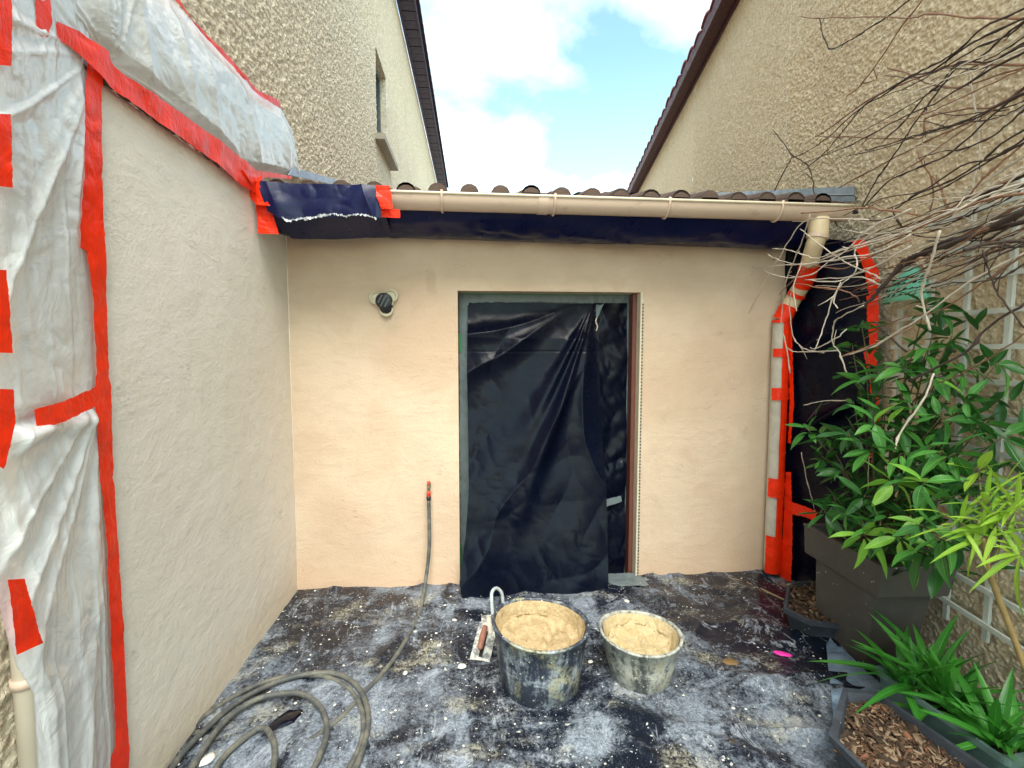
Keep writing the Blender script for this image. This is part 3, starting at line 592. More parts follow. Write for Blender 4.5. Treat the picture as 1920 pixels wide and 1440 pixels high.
def tapeL(A, B, off, parent, seed, amp=.004, rag=.003): part('tape_strip', strip_mesh('lt', A, B, LW, max(30, int(abs(A[-1][1]-A[0][1])/6)), 8, off, tape_disp(amp, seed), rag), M_red, parent)
tapeL([(166, 84), (156, 200), (153, 330), (144, 350), (141, 460), (160, 470), (172, 560), (180, 700), (176, 720), (184, 880), (198, 1000), (206, 1180), (213, 1330), (216, 1400), (205, 1425), (206, 1540)], [(196, 100), (190, 165), (190, 320), (193, 420), (199, 560), (203, 706), (207, 722), (211, 900), (222, 1040), (230, 1180), (237, 1330), (240, 1400), (241, 1440), (245, 1540)], .030, LM, 2)
tapeL([(62, 768), (120, 752), (186, 722)], [(67, 806), (120, 790), (184, 760)], .085, LM, 5)
for A, B in (([(-40, -60), (-40, 118)], [(20, -60), (21, 124)]), ([(-40, 212), (-40, 345)], [(19, 214), (22, 352)]), ([(-40, 505), (-40, 660)], [(10, 506), (22, 662)]), ([(-40, 728), (-40, 850), (4, 880)], [(24, 730), (29, 790), (8, 872)]), ([(13, 1087), (20, 1150), (30, 1228)], [(45, 1085), (62, 1150), (79, 1206)])):
    tapeL(A, B, .112, LM, 7, .003, .002)
tapeL([(100, 40), (150, 62), (204, 98), (206, 122), (300, 186), (400, 256), (470, 312), (494, 332)], [(96, 66), (140, 98), (190, 145), (200, 160), (300, 232), (400, 303), (452, 348), (478, 362)], .040, WM, 3, .008, .005)
tapeL([(66, -80), (64, 40), (64, 66)], [(90, -80), (95, 45), (88, 70)], .06, WM, 8)
tapeL([(290, -40), (360, 38), (430, 108), (480, 168), (524, 190)], [(316, -30), (372, 58), (432, 122), (482, 178), (525, 204)], .03, WM, 9, .008, .006)
tapeL([(455, 318), (500, 322), (545, 330)], [(470, 345), (500, 332), (545, 336)], .05, WM, 12)
# pipe behind the sheet
pl = Plane((XL+.04, 0, 0), (1, 0, 0)); b = MB(); pb_ = pl.px(54, 1300); b.tube([(XL+.038, pb_[1], 0.02), (XL+.038, pb_[1], 1.2), (XL+.038, pb_[1], 3.3)], .027, 18)
PP = thing('drainpipe', 'sand coloured drainpipe showing below the white sheet at the left edge', 'drainpipe', (XL+.038, pb_[1], 0))
part('pipe', b.mesh('dpipe'), simple('pale_sand_pvc', (.66, .57, .45), .45, .15, 6), PP)
zc = pl.px(40, 1283)[2]; b = MB(); b.tube([(XL+.038, pb_[1], zc-.012), (XL+.038, pb_[1], zc+.012)], .032, 18); part('clip', b.mesh('clip'), M_pvc, PP)

# ================================================================ door sheets
DS = thing('door_sheet', 'large creased black plastic sheet hanging over the doorway down to the floor', 'plastic sheet', (.5, YR+.1, 0))
def dd(a, b, s, t):
    z_ = b+0  # height
    lean = .32*np.clip(1-z_/1.9, 0, 1)**1.6
    top = DPt; pa = (top-DP.o) @ DP.a; pb = (top-DP.o) @ DP.b; th = np.arctan2(a-pa, pb-b+.02); r_ = np.hypot(a-pa, b-pb)
    fan = .062*ridge(th*3.3+.5+.5*fbm(a*2, b*2, 3, 2), r_*.45, 6)**2.4*np.clip(r_*1.6, .05, 1)*np.clip(1.5-r_*.55, .25, 1)
    big = .07*np.exp(-((th+.50)/.07)**2)*np.clip(r_*1.3, 0, 1)*np.clip(1.35-r_, 0, 1)+.06*np.exp(-((th+.36)/.045)**2)*np.clip(r_*1.1, 0, 1)*np.clip(1.75-r_, 0, 1)
    sag = .02*fbm(a*2.5, b*2.5, 12, 3)
    tn = fold(a, b, 1.0, 3.4, .22, .017, 17, 2.6)*np.clip((b-1.2)*2.2, 0, 1)
    e = np.clip(8*s, 0, 1)
    cr = crumple(a, b, 2.6, .020, 8)+crumple(a, b, 7, .008, 9)*np.clip(fbm(a*1.7, b*1.7, 60, 2)*3-1.2, .1, 1)
    crease = -.004*np.exp(-((b-1.585)/.004)**2)
    return .006+lean+e*(fan+big+sag+tn+cr+crease)
DPt = DP.px(1118, 560)
part('film', strip_mesh('ds', [(877, 566), (876, 700), (880, 900), (874, 980), (864, 1050), (872, 1088)], [(1119, 570), (1119, 750), (1121, 950), (1118, 1020), (1112, 1087)], DP, 300, 170, 0, dd), M_black, DS)
part('side_film', strip_mesh('df', [(1112, 569), (1112, 800), (1120, 1078)], [(1174, 569), (1173, 800), (1168, 1080)], DP, 160, 30, .0, lambda a, b, s, t: .006+crumple(a, b, 7, .022, 5)+fold(a, b, .3, 6, .4, .015, 4)), M_black, DS)
part('tape_strip', strip_mesh('dt', [(1128, 938), (1164, 929)], [(1130, 952), (1166, 940)], DP, 20, 6, .05, tape_disp(.008, 3), .004), M_grey_tape, DS)
part('tape_strip', strip_mesh('dt', [(1117, 572), (1133, 566)], [(1117, 600), (1120, 596)], DP, 14, 5, .03, tape_disp(.01, 3)), M_grey_tape, DS)
b = MB(); q = [DP.px(1119, 595, .03), DP.px(1117, 603, .05), DP.px(1120, 612, .055), DP.px(1118, 621, .05)]; b.tube(catmull(q, 4), .004, 6); part('string_end', b.mesh('se'), M_cream, DS)
# taped flap on the sill/floor
x0, x1 = hz(866, 1120, 0)[0], hz(1216, 1105, 0)[0]
xs_ = np.linspace(x0, x1, 110)[:, None]; t = np.linspace(0, 1, 14)[None]
yy = YR-.15+.19*t+.02*(fbm(xs_*6, xs_*0, 2, 3)-.5)*(1-t); zz = .026+crumple(xs_, yy, 8, .012, 3)+0*xs_
part('floor_tape', grid_mesh('ft', np.stack([xs_+0*t+.04*t*(xs_ < .4)-.02*t*(xs_ > .8), yy, zz], -1)), M_grey_tape, DS)

# ================================================================ vent and tap on the rear wall
VP = Plane((0, YR-.012, 0), (0, -1, 0)); vc = VP.px(721, 565); VS = 1.32
VT = thing('wall_vent', 'round black vent cap in a three lobed plaster collar on the peach wall', 'vent', vc)
th = np.linspace(0, 2*math.pi, 73)[:-1]; rad = .040+.030*np.clip(np.cos(3*(th-math.radians(38))/2*2/2*1.0), -1, 1)
rad = np.array([max(.044, max(.044*math.cos(t-c0)+math.sqrt(max(0, .032**2-(.044*math.sin(t-c0))**2)) if abs(.044*math.sin(t-c0)) < .032 and math.cos(t-c0) > 0 else 0 for c0 in (math.radians(38), math.radians(158), math.radians(282)))) for t in th])
b = MB(); V = []
for sc_, o_ in ((1.0, 0), (.97, .010), (.90, .013), (.80, .004), (.78, -.03)):
    for t_, r_ in zip(th, rad): V.append(vc+np.array([VS*r_*sc_*math.cos(t_), -o_*1.6, VS*r_*sc_*math.sin(t_)]))
b.add(V, [tuple(q) for q in grid_faces(5, 72, 0, True)], True); b.add([vc+np.array([VS*r_*.8*math.cos(t_), -.003, VS*r_*.8*math.sin(t_)]) for t_, r_ in zip(th, rad)], [tuple(range(72))]); part('collar', b.mesh('vc'), M_cream, VT)
Ry = np.array([[1, 0, 0], [0, 0, -1], [0, 1, 0]], float)
b = MB(); b.lathe([(.0, .030), (.046, .030), (.052, .026), (.052, -.0)], vc, 32, axis=Ry); b.lathe([(.0, .022), (.040, .022), (.042, .0)], vc+np.array([.010, 0, -.034]), 28, axis=Ry); part('cap', b.mesh('cap'), M_rubber, VT)
b = MB(); Rr = np.array([[math.cos(.5), 0, math.sin(.5)], [0, 1, 0], [-math.sin(.5), 0, math.cos(.5)]])
for k_ in (-1, 0, 1): b.box(vc+Rr @ np.array([k_*.024, -.034, 0]), (.009, .01, .078-abs(k_)*.02), Rr)
part('slat', b.mesh('sl'), simple('grey_slat', (.09, .10, .11), .4), VT)
TP = Plane((0, YR-.05, 0), (0, -1, 0)); tc0 = TP.px(804, 915)
TA = thing('outdoor_tap', 'small brass garden tap with a red lever on the rear wall', 'tap', tc0)
b = MB(); b.tube([tc0+np.array([0, .06, .012]), tc0+np.array([0, 0, .012]), tc0+np.array([0, -.01, -.012])], [.012, .011, .009], 12); b.lathe([(.013, 0), (.013, .012), (.006, .016)], tc0+np.array([0, -.002, .012]), 14); part('body', b.mesh('tb'), M_brass, TA)
b = MB(); b.lathe([(0, .012), (.010, .010), (.012, .0), (.0, -.002)], tc0+np.array([0, -.004, .034]), 14); b.box(tc0+np.array([.0, -.012, .036]), (.012, .03, .006)); part('lever', b.mesh('tl'), M_redplastic, TA)
# hose ----------------------------------------------------------------
HO = thing('garden_hose', 'dusty grey garden hose running from the tap to loose coils on the floor', 'hose', hz(560, 1380, 0))
h0 = tc0+np.array([0, -.012, -.02])
b = MB(); b.lathe([(.0, 0), (.013, 0), (.014, -.012), (.013, -.030), (.011, -.034)], h0, 16); part('connector', b.mesh('hc'), M_redplastic, HO)
b = MB(); b.lathe([(.011, -.030), (.015, -.034), (.015, -.050), (.011, -.060)], h0, 16); part('coupling_nut', b.mesh('hn'), M_rubber, HO)
fl = [(790, 1135), (776, 1172), (748, 1222), (715, 1265), (683, 1298), (640, 1345), (565, 1400), (505, 1445), (430, 1500), (345, 1520), (290, 1480), (310, 1420), (370, 1355), (440, 1305), (510, 1275), (590, 1266), (645, 1285), (676, 1325), (680, 1380), (655, 1440), (600, 1520), (480, 1590), (340, 1590), (290, 1520), (322, 1440), (378, 1375), (452, 1312), (540, 1272), (620, 1262), (668, 1285), (690, 1335), (684, 1390), (660, 1450), (580, 1560), (420, 1640), (330, 1600), (330, 1500), (385, 1400), (430, 1345), (490, 1308), (560, 1300), (600, 1325), (613, 1370), (600, 1415), (575, 1460), (500, 1530), (430, 1540), (395, 1490), (408, 1435), (450, 1390), (490, 1365), (511, 1385), (514, 1430), (490, 1490), (420, 1560), (370, 1570)]
R_ = .0118; pts = [h0+np.array([0, 0, -.06]), h0+np.array([.002, -.01, -.20]), h0+np.array([.0, -.02, -.38]), h0+np.array([-.02, -.05, -.56])]
for i, (x_, y_) in enumerate(fl):
    P = hz(x_, y_, 0); lift = .030 + (.0 if i < 9 else .010*((i-9)//14)); P = hz(x_, y_, lift); pts.append(P)
hp = catmull(pts, 10); b = MB(); b.tube(hp, R_, 10)
t = NT('dusty_hose'); n_ = t.noise(14, 5, .7); t.base(t.mix(t.ramp(n_, .4, .65), (.075, .08, .08), (.17, .165, .135))).rough(.6).bump(t.noise(160, 3, .6), .001)
part('hose', b.mesh('hose'), t.m, HO)
# ================================================================ tubs
def tub_mat(name, base, dust, amt, yl, seed):
    t = NT(name); v = t.co(); st = t.noise(12, 7, .75, t.co((1, 1, .16), (0, 0, seed)), 1.0); n_ = t.noise(9+seed, 7, .75, v, .6); f_ = t.noise(70, 6, .75, v)
    d = t.math('ADD', t.math('MULTIPLY', st, .7), t.math('MULTIPLY', n_, .5)); d = t.math('ADD', d, t.math('MULTIPLY', f_, .35))
    c = t.mix(t.ramp(d, amt, amt+.20, .05, .95), base, dust)
    c = t.mix(t.math('MULTIPLY', t.ramp(t.noise(5+seed, 5, .6, v), .52, .66), t.ramp(f_, .35, .6)), c, yl)
    sp = t.voro(55, v); s2 = t.n('ShaderNodeSeparateColor'); t.l(sp.outputs['Color'], s2.inputs[0]); bl = t.math('MULTIPLY', t.ramp(sp.outputs['Distance'], .16, .26, 1, 0), t.ramp(s2.outputs[0], .8, .85))
    c = t.mix(bl, c, (.66, .64, .55)); t.base(c).rough(t.ramp(d, amt, amt+.2, .38, .85)).bump(t.math('ADD', f_, t.math('MULTIPLY', st, .6)), .003, .8); return t.m
def mortar_mat(name, a, b_, dk):
    t = NT(name); n_ = t.noise(22, 6, .7); f_ = t.noise(90, 5, .75); c = t.mix(t.ramp(n_, .35, .65), a, b_); c = t.mix(t.ramp(t.noise(42, 6, .75), .62, .68, 0, .8), c, dk); c = t.mix(t.ramp(t.noise(7, 5, .7), .58, .72, 0, .6), c, (.62, .58, .48))
    t.base(c).rough(.85).bump(t.math('ADD', n_, t.math('MULTIPLY', f_, .9)), .014, 1.0); return t.m
M_mortar = mortar_mat('wet_mortar', (.52, .38, .20), (.70, .55, .32), (.08, .06, .035))
M_mortar2 = mortar_mat('wet_mortar_pale', (.64, .50, .26), (.76, .62, .38), (.20, .15, .07))
def tub(name, label, c, rt, rb, h, tilt, m, mm, fill, seed, slope, handles):
    T = thing(name, label, 'bucket', c)
    def df(p, t):
        k = p[2]/h; e = 1+.025*math.cos(2*t+seed)*k+.012*math.cos(3*t+seed*2)*k
        return np.array([p[0]*e, p[1]*e*(1-.02*k), p[2]+tilt*p[0]*k+.006*math.cos(2*t+1)*k*k])
    b = MB(); w = .006
    b.lathe([(0, .004), (rb*.9, .0), (rb, .012), (rb+(rt-rb)*.5+.002, h*.5), (rt, h-.012), (rt+.010, h-.008), (rt+.011, h), (rt, h+.003), (rt-w, h-.006), (rb+(rt-rb)*.5-w, h*.5), (rb-w, .02), (0, .02)], (0, 0, 0), 72, df); 
    me = b.mesh('tub'); o = put('tub', me, m, T)
    # mortar clinging to the inner wall and lying in the tub
    nr, na = 40, 96; V = []
    for i in range(nr):
        f_ = i/(nr-1)
        for j in range(na):
            t = 2*math.pi*j/na; x_, y_ = math.cos(t), math.sin(t)
            zedge = fill+slope*(y_*.8)+.03*float(fbm(x_*1.5+seed, y_*1.5, seed, 3))
            up = min(h-.008, zedge+.075+.055*float(fbm(x_*2.2+seed, y_*2.2+4, seed+2, 3)))
            if f_ < .72:
                q = f_/.72; zz = fill+(zedge-fill)*q*q+ .030*float(fbm(x_*q*4+seed, y_*q*4, seed+4, 4)-.5)+.024*float(ridge(np.array(x_*q*5.0+seed), np.array(y_*q*2.2), seed+8))**2; rr = (rb+(rt-rb)*zz/h-w-.004)*q*.985
            else:
                q = (f_-.72)/.28; zz = zedge+(up-zedge)*q+.015*0; th_ = .016*(1-q)+.003; rr = rb+(rt-rb)*zz/h-w-th_*(.5+.9*float(vn(x_*9+q*3, y_*9, seed)))
            V.append(df(np.array([rr*x_, rr*y_, zz]), t))
    put('mortar', mesh_np('mortar', V, grid_faces(nr, na, 0, True)), mm, T)
    b = MB()
    hb = []
    for (ang_, dz_) in handles:
        b = MB(); a0 = ang_-.26; a1 = ang_+.26
        def P(t, rr, z_): return df(np.array([rr*math.cos(t), rr*math.sin(t), h]), t)+np.array([0, 0, z_-h])
        pts_ = catmull([P(a0, rt+.006, h-.02), P(a0+.03, rt+.012, h+dz_*.6), P(ang_-.1, rt+.02, h+dz_), P(ang_+.1, rt+.02, h+dz_), P(a1-.03, rt+.012, h+dz_*.6), P(a1, rt+.006, h-.02)], 6)
        b.tube(pts_, .0085, 8); put('handle', b.mesh('hd'), simple('dusty_pale_handle', (.40, .44, .46), .7, .4, 30), T)
    return T
cb = hz(1013, 1284, .006); cs = hz(1200, 1268, .006)
M_t1 = tub_mat('dusty_navy_tub', (.014, .020, .042), (.42, .48, .54), .74, (.42, .40, .24), 1)
tub('large_bucket', 'larger navy tub with loop handles, caked with dusty render and holding tan mortar', cb, .222, .182, .315, -.03, M_t1, M_mortar, .20, 2, .03, [(2.62, .085)])
M_t2 = tub_mat('dusty_green_tub', (.05, .06, .06), (.52, .52, .46), .66, (.50, .46, .32), 4)
tub('small_bucket', 'smaller grey green tub with a wide pale rim, holding creamy mortar with trowel marks', cs, .190, .142, .232, -.06, M_t2, M_mortar2, .125, 5, .05, [])
# ================================================================ trowels
def trowel(label, tip0, top0, width, wood, up=.055):
    T = thing('trowel', label, 'trowel', tip0); ax = top0-tip0; ln = np.linalg.norm(ax); ax /= ln; sd_ = np.cross(ax, [0, 0, 1]); sd_ /= np.linalg.norm(sd_); nn = np.cross(sd_, ax); nn = nn if nn[2] > 0 else -nn
    R = np.stack([sd_, ax, nn], 1); c = (tip0+top0)/2
    tb = NT('steel_dusty'); n_ = tb.noise(28, 6, .7); tb.base(tb.mix(tb.ramp(n_, .42, .58), (.20, .21, .22), (.70, .70, .64))).rough(.55).metal(0.3); tb.bump(n_, .001)
    b = MB(); b.box(c, (width, ln, .0022), R); part('blade', b.mesh('bl'), tb.m, T)
    b = MB(); b.box(c+nn*.006, (.018, ln*.55, .009), R); b.tube([c+nn*.008-ax*ln*.12, c+nn*up-ax*ln*.10, c+nn*(up+.004)+ax*.0], .005, 8); b.tube([c+nn*.008+ax*ln*.18, c+nn*up+ax*ln*.17], .005, 8); part('tang', b.mesh('tg'), M_rubber, T)
    b = MB(); P = [c+nn*(up)-ax*.068, c+nn*(up+.002)-ax*.06, c+nn*(up+.004)-ax*.02, c+nn*(up+.003)+ax*.03, c+nn*up+ax*.062, c+nn*up+ax*.068]; b.tube(P, [.008, .014, .017, .016, .014, .008], 14); part('handle', b.mesh('hn'), wood, T)
    return T
trowel('plastering trowel with a worn brown handle leaning against the larger bucket', hz(896, 1253, .010), hz(896, 1253, .010)+np.array([.062, .235, .095]), .105, simple('worn_brown_handle', (.30, .13, .09), .6, .5, 30))
p0 = hz(921, 1225, .012); trowel('plastering trowel with a pale caked handle wedged between the other trowel and the bucket', p0, p0+np.array([-.012, .26, .06]), .075, simple('pale_caked_handle', (.56, .54, .47), .8, .2, 40), .05)
# ================================================================ crumbs and scraps on the sheet
M_crumb = simple('pale_crumb', (.72, .70, .62), .9, .2, 50)
b = MB()
for i in range(480):
    while True:
        x_, y_ = rng.uniform(-1.15, 2.0), rng.uniform(1.0, 3.13)
        if rng.random() < .25+.75*float(vn(x_*3, y_*3, 4)): break
    s_ = .0025+.006*rng.random()**3; n_ = 6; ph = rng.random()*6
    V = [(x_+s_*(.7+.6*rng.random())*math.cos(ph+k_*math.pi/3), y_+s_*(.7+.6*rng.random())*math.sin(ph+k_*math.pi/3), .030) for k_ in range(n_)]+[(x_, y_, .032+s_*.5)]
    b.add(V, [(k_, (k_+1) % n_, n_) for k_ in range(n_)])
put('mortar_crumbs', b.mesh('crumbs'), M_crumb, label='small pale mortar crumbs scattered over the black floor sheet', cat='mortar crumbs', kind='stuff')
def blob(name, px_, py_, lenx, wid, rot, m, label, cat, th_=.006, z_=.03, seed=0):
    c = hz(px_, py_, z_); b = MB(); n_ = 14; V = []
    for zz, k_ in ((0, 1), (th_, .8)):
        for j in range(n_):
            t = 2*math.pi*j/n_; r_ = 1+.35*(float(vn(j*1.3, seed*3.3, seed))-.5); x_, y_ = lenx*k_*r_*math.cos(t), wid*k_*r_*math.sin(t); V.append(c+np.array([x_*math.cos(rot)-y_*math.sin(rot), x_*math.sin(rot)+y_*math.cos(rot), zz]))
    V.append(c+np.array([0, 0, th_*1.2])); b.add(V, [tuple(q) for q in grid_faces(2, n_, 0, True)]+[(n_+j, n_+(j+1) % n_, 2*n_) for j in range(n_)], True)
    return put(name, b.mesh(name), m, label=label, cat=cat)
blob('petal', 1467, 1226, .045, .018, -.5, simple('magenta_petal', (.85, .03, .38), .5, .1), 'bright magenta pink petal on the floor sheet near the small pot', 'petal', .005, .032, 3)
M_leafb = simple('dry_leaf', (.20, .12, .045), .8, .5, 30, .003)
blob('dry_leaf', 1370, 1244, .042, .030, -.3, M_leafb, 'curled brown leaf on the floor sheet right of the smaller bucket', 'dry leaf', .012, .030, 5)
blob('dry_leaf', 1392, 1408, .042, .016, -1.0, M_leafb, 'long brown leaf near the bottom edge of the floor sheet', 'dry leaf', .008, .030, 6)
blob('dry_leaf', 1373, 1392, .018, .010, -.5, simple('dark_dry_leaf', (.05, .035, .02), .8), 'small dark leaf just above the long brown leaf', 'dry leaf', .008, .030, 7)
for i, (x_, y_, s_, lb) in enumerate(((866, 1250, .022, 'pale mortar lump beside the tip of the trowel'), (823, 1210, .012, 'white mortar chip beside the hose where it bends away'), (760, 1262, .014, 'pale mortar chip right of the hose'), (1175, 1128, .02, 'flat white mortar splash near the doorway foot'), (852, 1163, .014, 'small white chip near the left end of the doorway'), (1107, 1241, .014, 'white chip between the two buckets'), (390, 1425, .03, 'white splash of render inside the hose coil by the wall'))):
    blob('mortar_lump', x_, y_, s_, s_*.7, i*.7, M_crumb, lb, 'mortar lump', s_*.4, .03, i+10)
blob('torn_hole', 533, 1352, .075, .045, .9, simple('wet_black', (.004, .004, .01), .12), 'black crumpled torn patch in the floor sheet inside the hose coils', 'torn plastic', .01, .028, 4)
b = MB(); P = catmull([hz(1345, 1079, .03), hz(1400, 1093, .03), hz(1460, 1120, .03), hz(1478, 1128, .03)], 6); b.tube(P, .006, 6); put('stick', b.mesh('stick'), simple('dry_stick', (.30, .22, .12), .8), label='thin dry stick lying at the foot of the peach wall', cat='stick')
# ================================================================ pots
def poly_px(pts_, z_): return np.array([hz(x_, y_, z_)[:2] for x_, y_ in pts_])
def pot_mesh(poly, z0, z1, inset, wall=.012, rim=.012):
    poly = np.asarray(poly, float); n_ = len(poly); c = poly.mean(0); b = MB()
    def ring(k_, z_, d_=0):
        q = c+(poly-c)*k_; v = q-c; ln = np.linalg.norm(v, axis=1)[:, None]; q = q+v/ln*d_; return [(x_, y_, z_) for x_, y_ in q]
    rings = [ring(inset, z0), ring(inset+(1-inset)*.86, z0+(z1-z0)*.86), ring(1, z1-.028, .0), ring(1, z1-.024, rim), ring(1, z1, rim), ring(1, z1, -wall), ring(inset+(1-inset)*.5, z0+(z1-z0)*.5, -wall)]
    b.add(sum(rings, []), [tuple(q) for q in grid_faces(len(rings), n_, 0, True)]+[tuple(range(n_))[::-1], tuple(range((len(rings)-1)*n_, len(rings)*n_))]); return b, c
def inside(poly, p):
    r_ = False; j = len(poly)-1
    for i in range(len(poly)):
        if (poly[i][1] > p[1]) != (poly[j][1] > p[1]) and p[0] < (poly[j][0]-poly[i][0])*(p[1]-poly[i][1])/(poly[j][1]-poly[i][1])+poly[i][0]: r_ = not r_
        j = i
    return r_
def soil_mesh(poly, z_, k_=.93):
    c = poly.mean(0); q = c+(poly-c)*k_; b = MB(); n_ = len(q); V = [(x_, y_, z_) for x_, y_ in q]+[(c[0]+(x_-c[0])*.6, c[1]+(y_-c[1])*.6, z_+.012) for x_, y_ in q]+[(c[0], c[1], z_+.018)]
    return b.add(V, [tuple(f_) for f_ in grid_faces(2, n_, 0, True)]+[(n_+i, n_+(i+1) % n_, 2*n_) for i in range(n_)])
M_chip = [simple('bark_chip_brown', (.10, .055, .028), .85, .6, 40), simple('bark_chip_pale', (.27, .19, .12), .85, .4, 40), simple('bark_chip_rust', (.20, .085, .045), .85, .4, 30), simple('bark_chip_dark', (.045, .028, .018), .9, .5, 40)]
def mulch(poly, z_, n_, sz, parent, seed):
    r_ = np.random.default_rng(seed); poly2 = poly.mean(0)+(poly-poly.mean(0))*.93; lo, hi = poly2.min(0), poly2.max(0); V = []; Fs = []; mi = []
    k_ = 0
    while k_ < n_:
        p = lo+(hi-lo)*r_.random(2)
        if not inside(poly2, p): continue
        l_ = sz*(.35+1.1*r_.random()**2); w_ = l_*(.08+.32*r_.random()**2); th_ = w_*.25+.0008; a_ = r_.random()*6.28; ti = r_.normal()*.35; ro = r_.normal()*.7
        R = np.array(Matrix.Rotation(a_, 3, 'Z') @ Matrix.Rotation(ti, 3, 'Y') @ Matrix.Rotation(ro, 3, 'X')); c = np.array([p[0], p[1], z_+.02*r_.random()+.004*math.sin(p[0]*40)])
        pts_ = (np.array([[x_, y_, q] for x_ in (-1, 1) for y_ in (-1, 1) for q in (-1, 1)])*np.array([l_, w_, th_])/2); pts_[:2, :] *= np.array([1, .5, 1]); pts_[:, 2] += -.12*(pts_[:, 0]**2)/(l_+.001)
        pts_ = pts_ @ R.T+c; o_ = len(V); V += list(pts_); Fs += [tuple(o_+i for i in f_) for f_ in ((0, 1, 3, 2), (4, 6, 7, 5), (0, 4, 5, 1), (2, 3, 7, 6), (0, 2, 6, 4), (1, 5, 7, 3))]; mi += [int(r_.choice(4, p=(.42, .22, .12, .24)))]*6; k_ += 1
    me = mesh_np('bark_mulch', V, Fs, False)
    for m in M_chip: me.materials.append(m)
    me.polygons.foreach_set('material_index', np.array(mi, np.int32)); part('bark_mulch', me, None, parent, kind='stuff')
def pot_mat(name, c, dust, r_=.6):
    t = NT(name); n_ = t.noise(6, 6, .7); sp = t.voro(38); s2 = t.n('ShaderNodeSeparateColor'); t.l(sp.outputs['Color'], s2.inputs[0]); bl = t.math('MULTIPLY', t.ramp(sp.outputs['Distance'], .08, .16, 1, 0), t.ramp(s2.outputs[0], .88, .9))
    cc = t.mix(t.ramp(n_, .45, .75, 0, .6), c, dust); cc = t.mix(bl, cc, (.6, .6, .55)); t.base(cc).rough(r_).bump(t.noise(220, 3, .6), .0008); return t.m
M_charcoal = pot_mat('charcoal_plastic', (.035, .042, .055), (.12, .14, .17)); M_taupe = pot_mat('taupe_planter', (.078, .072, .066), (.13, .12, .11), .65); M_greenpot = pot_mat('faded_green_plastic', (.10, .17, .15), (.22, .30, .27)); M_soil = simple('soil', (.035, .024, .016), .95, .5, 40, .006)
def pot(name, label, pts_, z1, inset, m, soilz, nm, sz, seed, extra=None, wall=.012, rim=.012, poly=None):
    poly = poly_px(pts_, z1) if poly is None else poly; b, c = pot_mesh(poly, .022, z1, inset, wall, rim); T = thing(name, label, 'planter', (c[0], c[1], 0))
    part('body', b.mesh('pb'), m, T); part('soil', soil_mesh(poly, soilz).mesh('so'), M_soil, T)
    if nm: mulch(poly, soilz+.008, nm, sz, T, seed)
    return T, poly
P1, _p = pot('small_planter', 'small charcoal faceted pot of bark mulch behind the tall planter by the corner', [(1479, 1093), (1525, 1090), (1580, 1110), (1600, 1140), (1575, 1170), (1519, 1163), (1472, 1140)][::-1], .16, .80, M_charcoal, .125, 700, .05, 1)
P2, _p2 = pot('front_trough', 'long charcoal trough full of brown bark mulch in the right foreground', [(1584, 1292), (1646, 1299), (1935, 1498), (1980, 1590), (1920, 1690), (1846, 1665), (1560, 1380)][::-1], .20, .86, M_charcoal, .145, 3600, .055, 2, wall=.016, rim=.010)
for k_ in range(40): pass
# green trough: rim corners along the wall direction
gA = hz(1642, 1252, .21); gB = hz(1888, 1424, .21); gd = (gB-gA)[:2]; gl = np.linalg.norm(gd); gd /= gl; gn = np.array([-gd[1], gd[0]]); gn = gn if gn[0] > 0 else -gn
gp = np.array([gA[:2], gA[:2]+gd*gl, gA[:2]+gd*gl+gn*.20, gA[:2]+gn*.20])
def rounded(poly, r_, n_=4):
    out = []; N_ = len(poly)
    for i in range(N_):
        p, a_, c_ = poly[i], poly[i-1], poly[(i+1) % N_]; u = (a_-p)/np.linalg.norm(a_-p)*r_; w_ = (c_-p)/np.linalg.norm(c_-p)*r_
        for k_ in range(n_+1): t = k_/n_; out.append((1-t)**2*(p+u)+2*t*(1-t)*p+t*t*(p+w_))
    return np.array(out)
P3, _p3 = pot('green_trough', 'faded green rectangular trough planted with dark strap leaved plants', None, .21, .88, M_greenpot, .17, 300, .03, 3, poly=rounded(gp, .03), wall=.014, rim=.014)
# tall taupe planter
def camfl(lat, dep): return (RT[:2]*lat+np.array([math.sin(YAW), math.cos(YAW)])*dep)
ZT = .62; tl = [camfl(1.665, 2.63), camfl(1.685, 2.12), camfl(2.02, 2.14), camfl(2.06, 2.60)]; bl_ = [camfl(1.705, 2.59), camfl(1.752, 2.28), camfl(1.99, 2.29), camfl(2.0, 2.57)]
PT = thing('tall_planter', 'tall taupe tapered square planter with a deep rim holding the laurel shrub', 'planter', (*camfl(1.85, 2.4), 0))
def quadring(a, z_, d=0): c = np.mean(a, 0); return [(*(np.array(p)+(np.array(p)-c)/np.linalg.norm(np.array(p)-c)*d), z_) for p in a]
def lerpq(t): return [np.array(b_)*(1-t)+np.array(a_)*t for a_, b_ in zip(tl, bl_)]
b = MB(); rs = [quadring(lerpq(0), .02), quadring(lerpq(.02), .03, .0), quadring(lerpq(.76), .47, -.03)]; b.add(sum(rs, []), [tuple(q) for q in grid_faces(3, 4, 0, True)]+[(3, 2, 1, 0)]); part('body', b.mesh('tb'), M_taupe, PT)
b = MB(); rs = [quadring(lerpq(.75), .470, -.03), quadring(lerpq(.75), .452, .020), quadring(lerpq(.76), .458, .028), quadring(lerpq(.98), ZT-.012, .024), quadring(lerpq(.99), ZT-.010, .030), quadring(lerpq(1), ZT, .026), quadring(lerpq(1), ZT, -.012), quadring(lerpq(.95), ZT-.06, -.014)]; b.add(sum(rs, []), [tuple(q) for q in grid_faces(8, 4, 0, True)]); part('rim', b.mesh('tr'), M_taupe, PT)
b = MB(); b.add(quadring(lerpq(.95), ZT-.05, -.012), [(0, 1, 2, 3)]); part('soil', b.mesh('ts'), M_soil, PT)
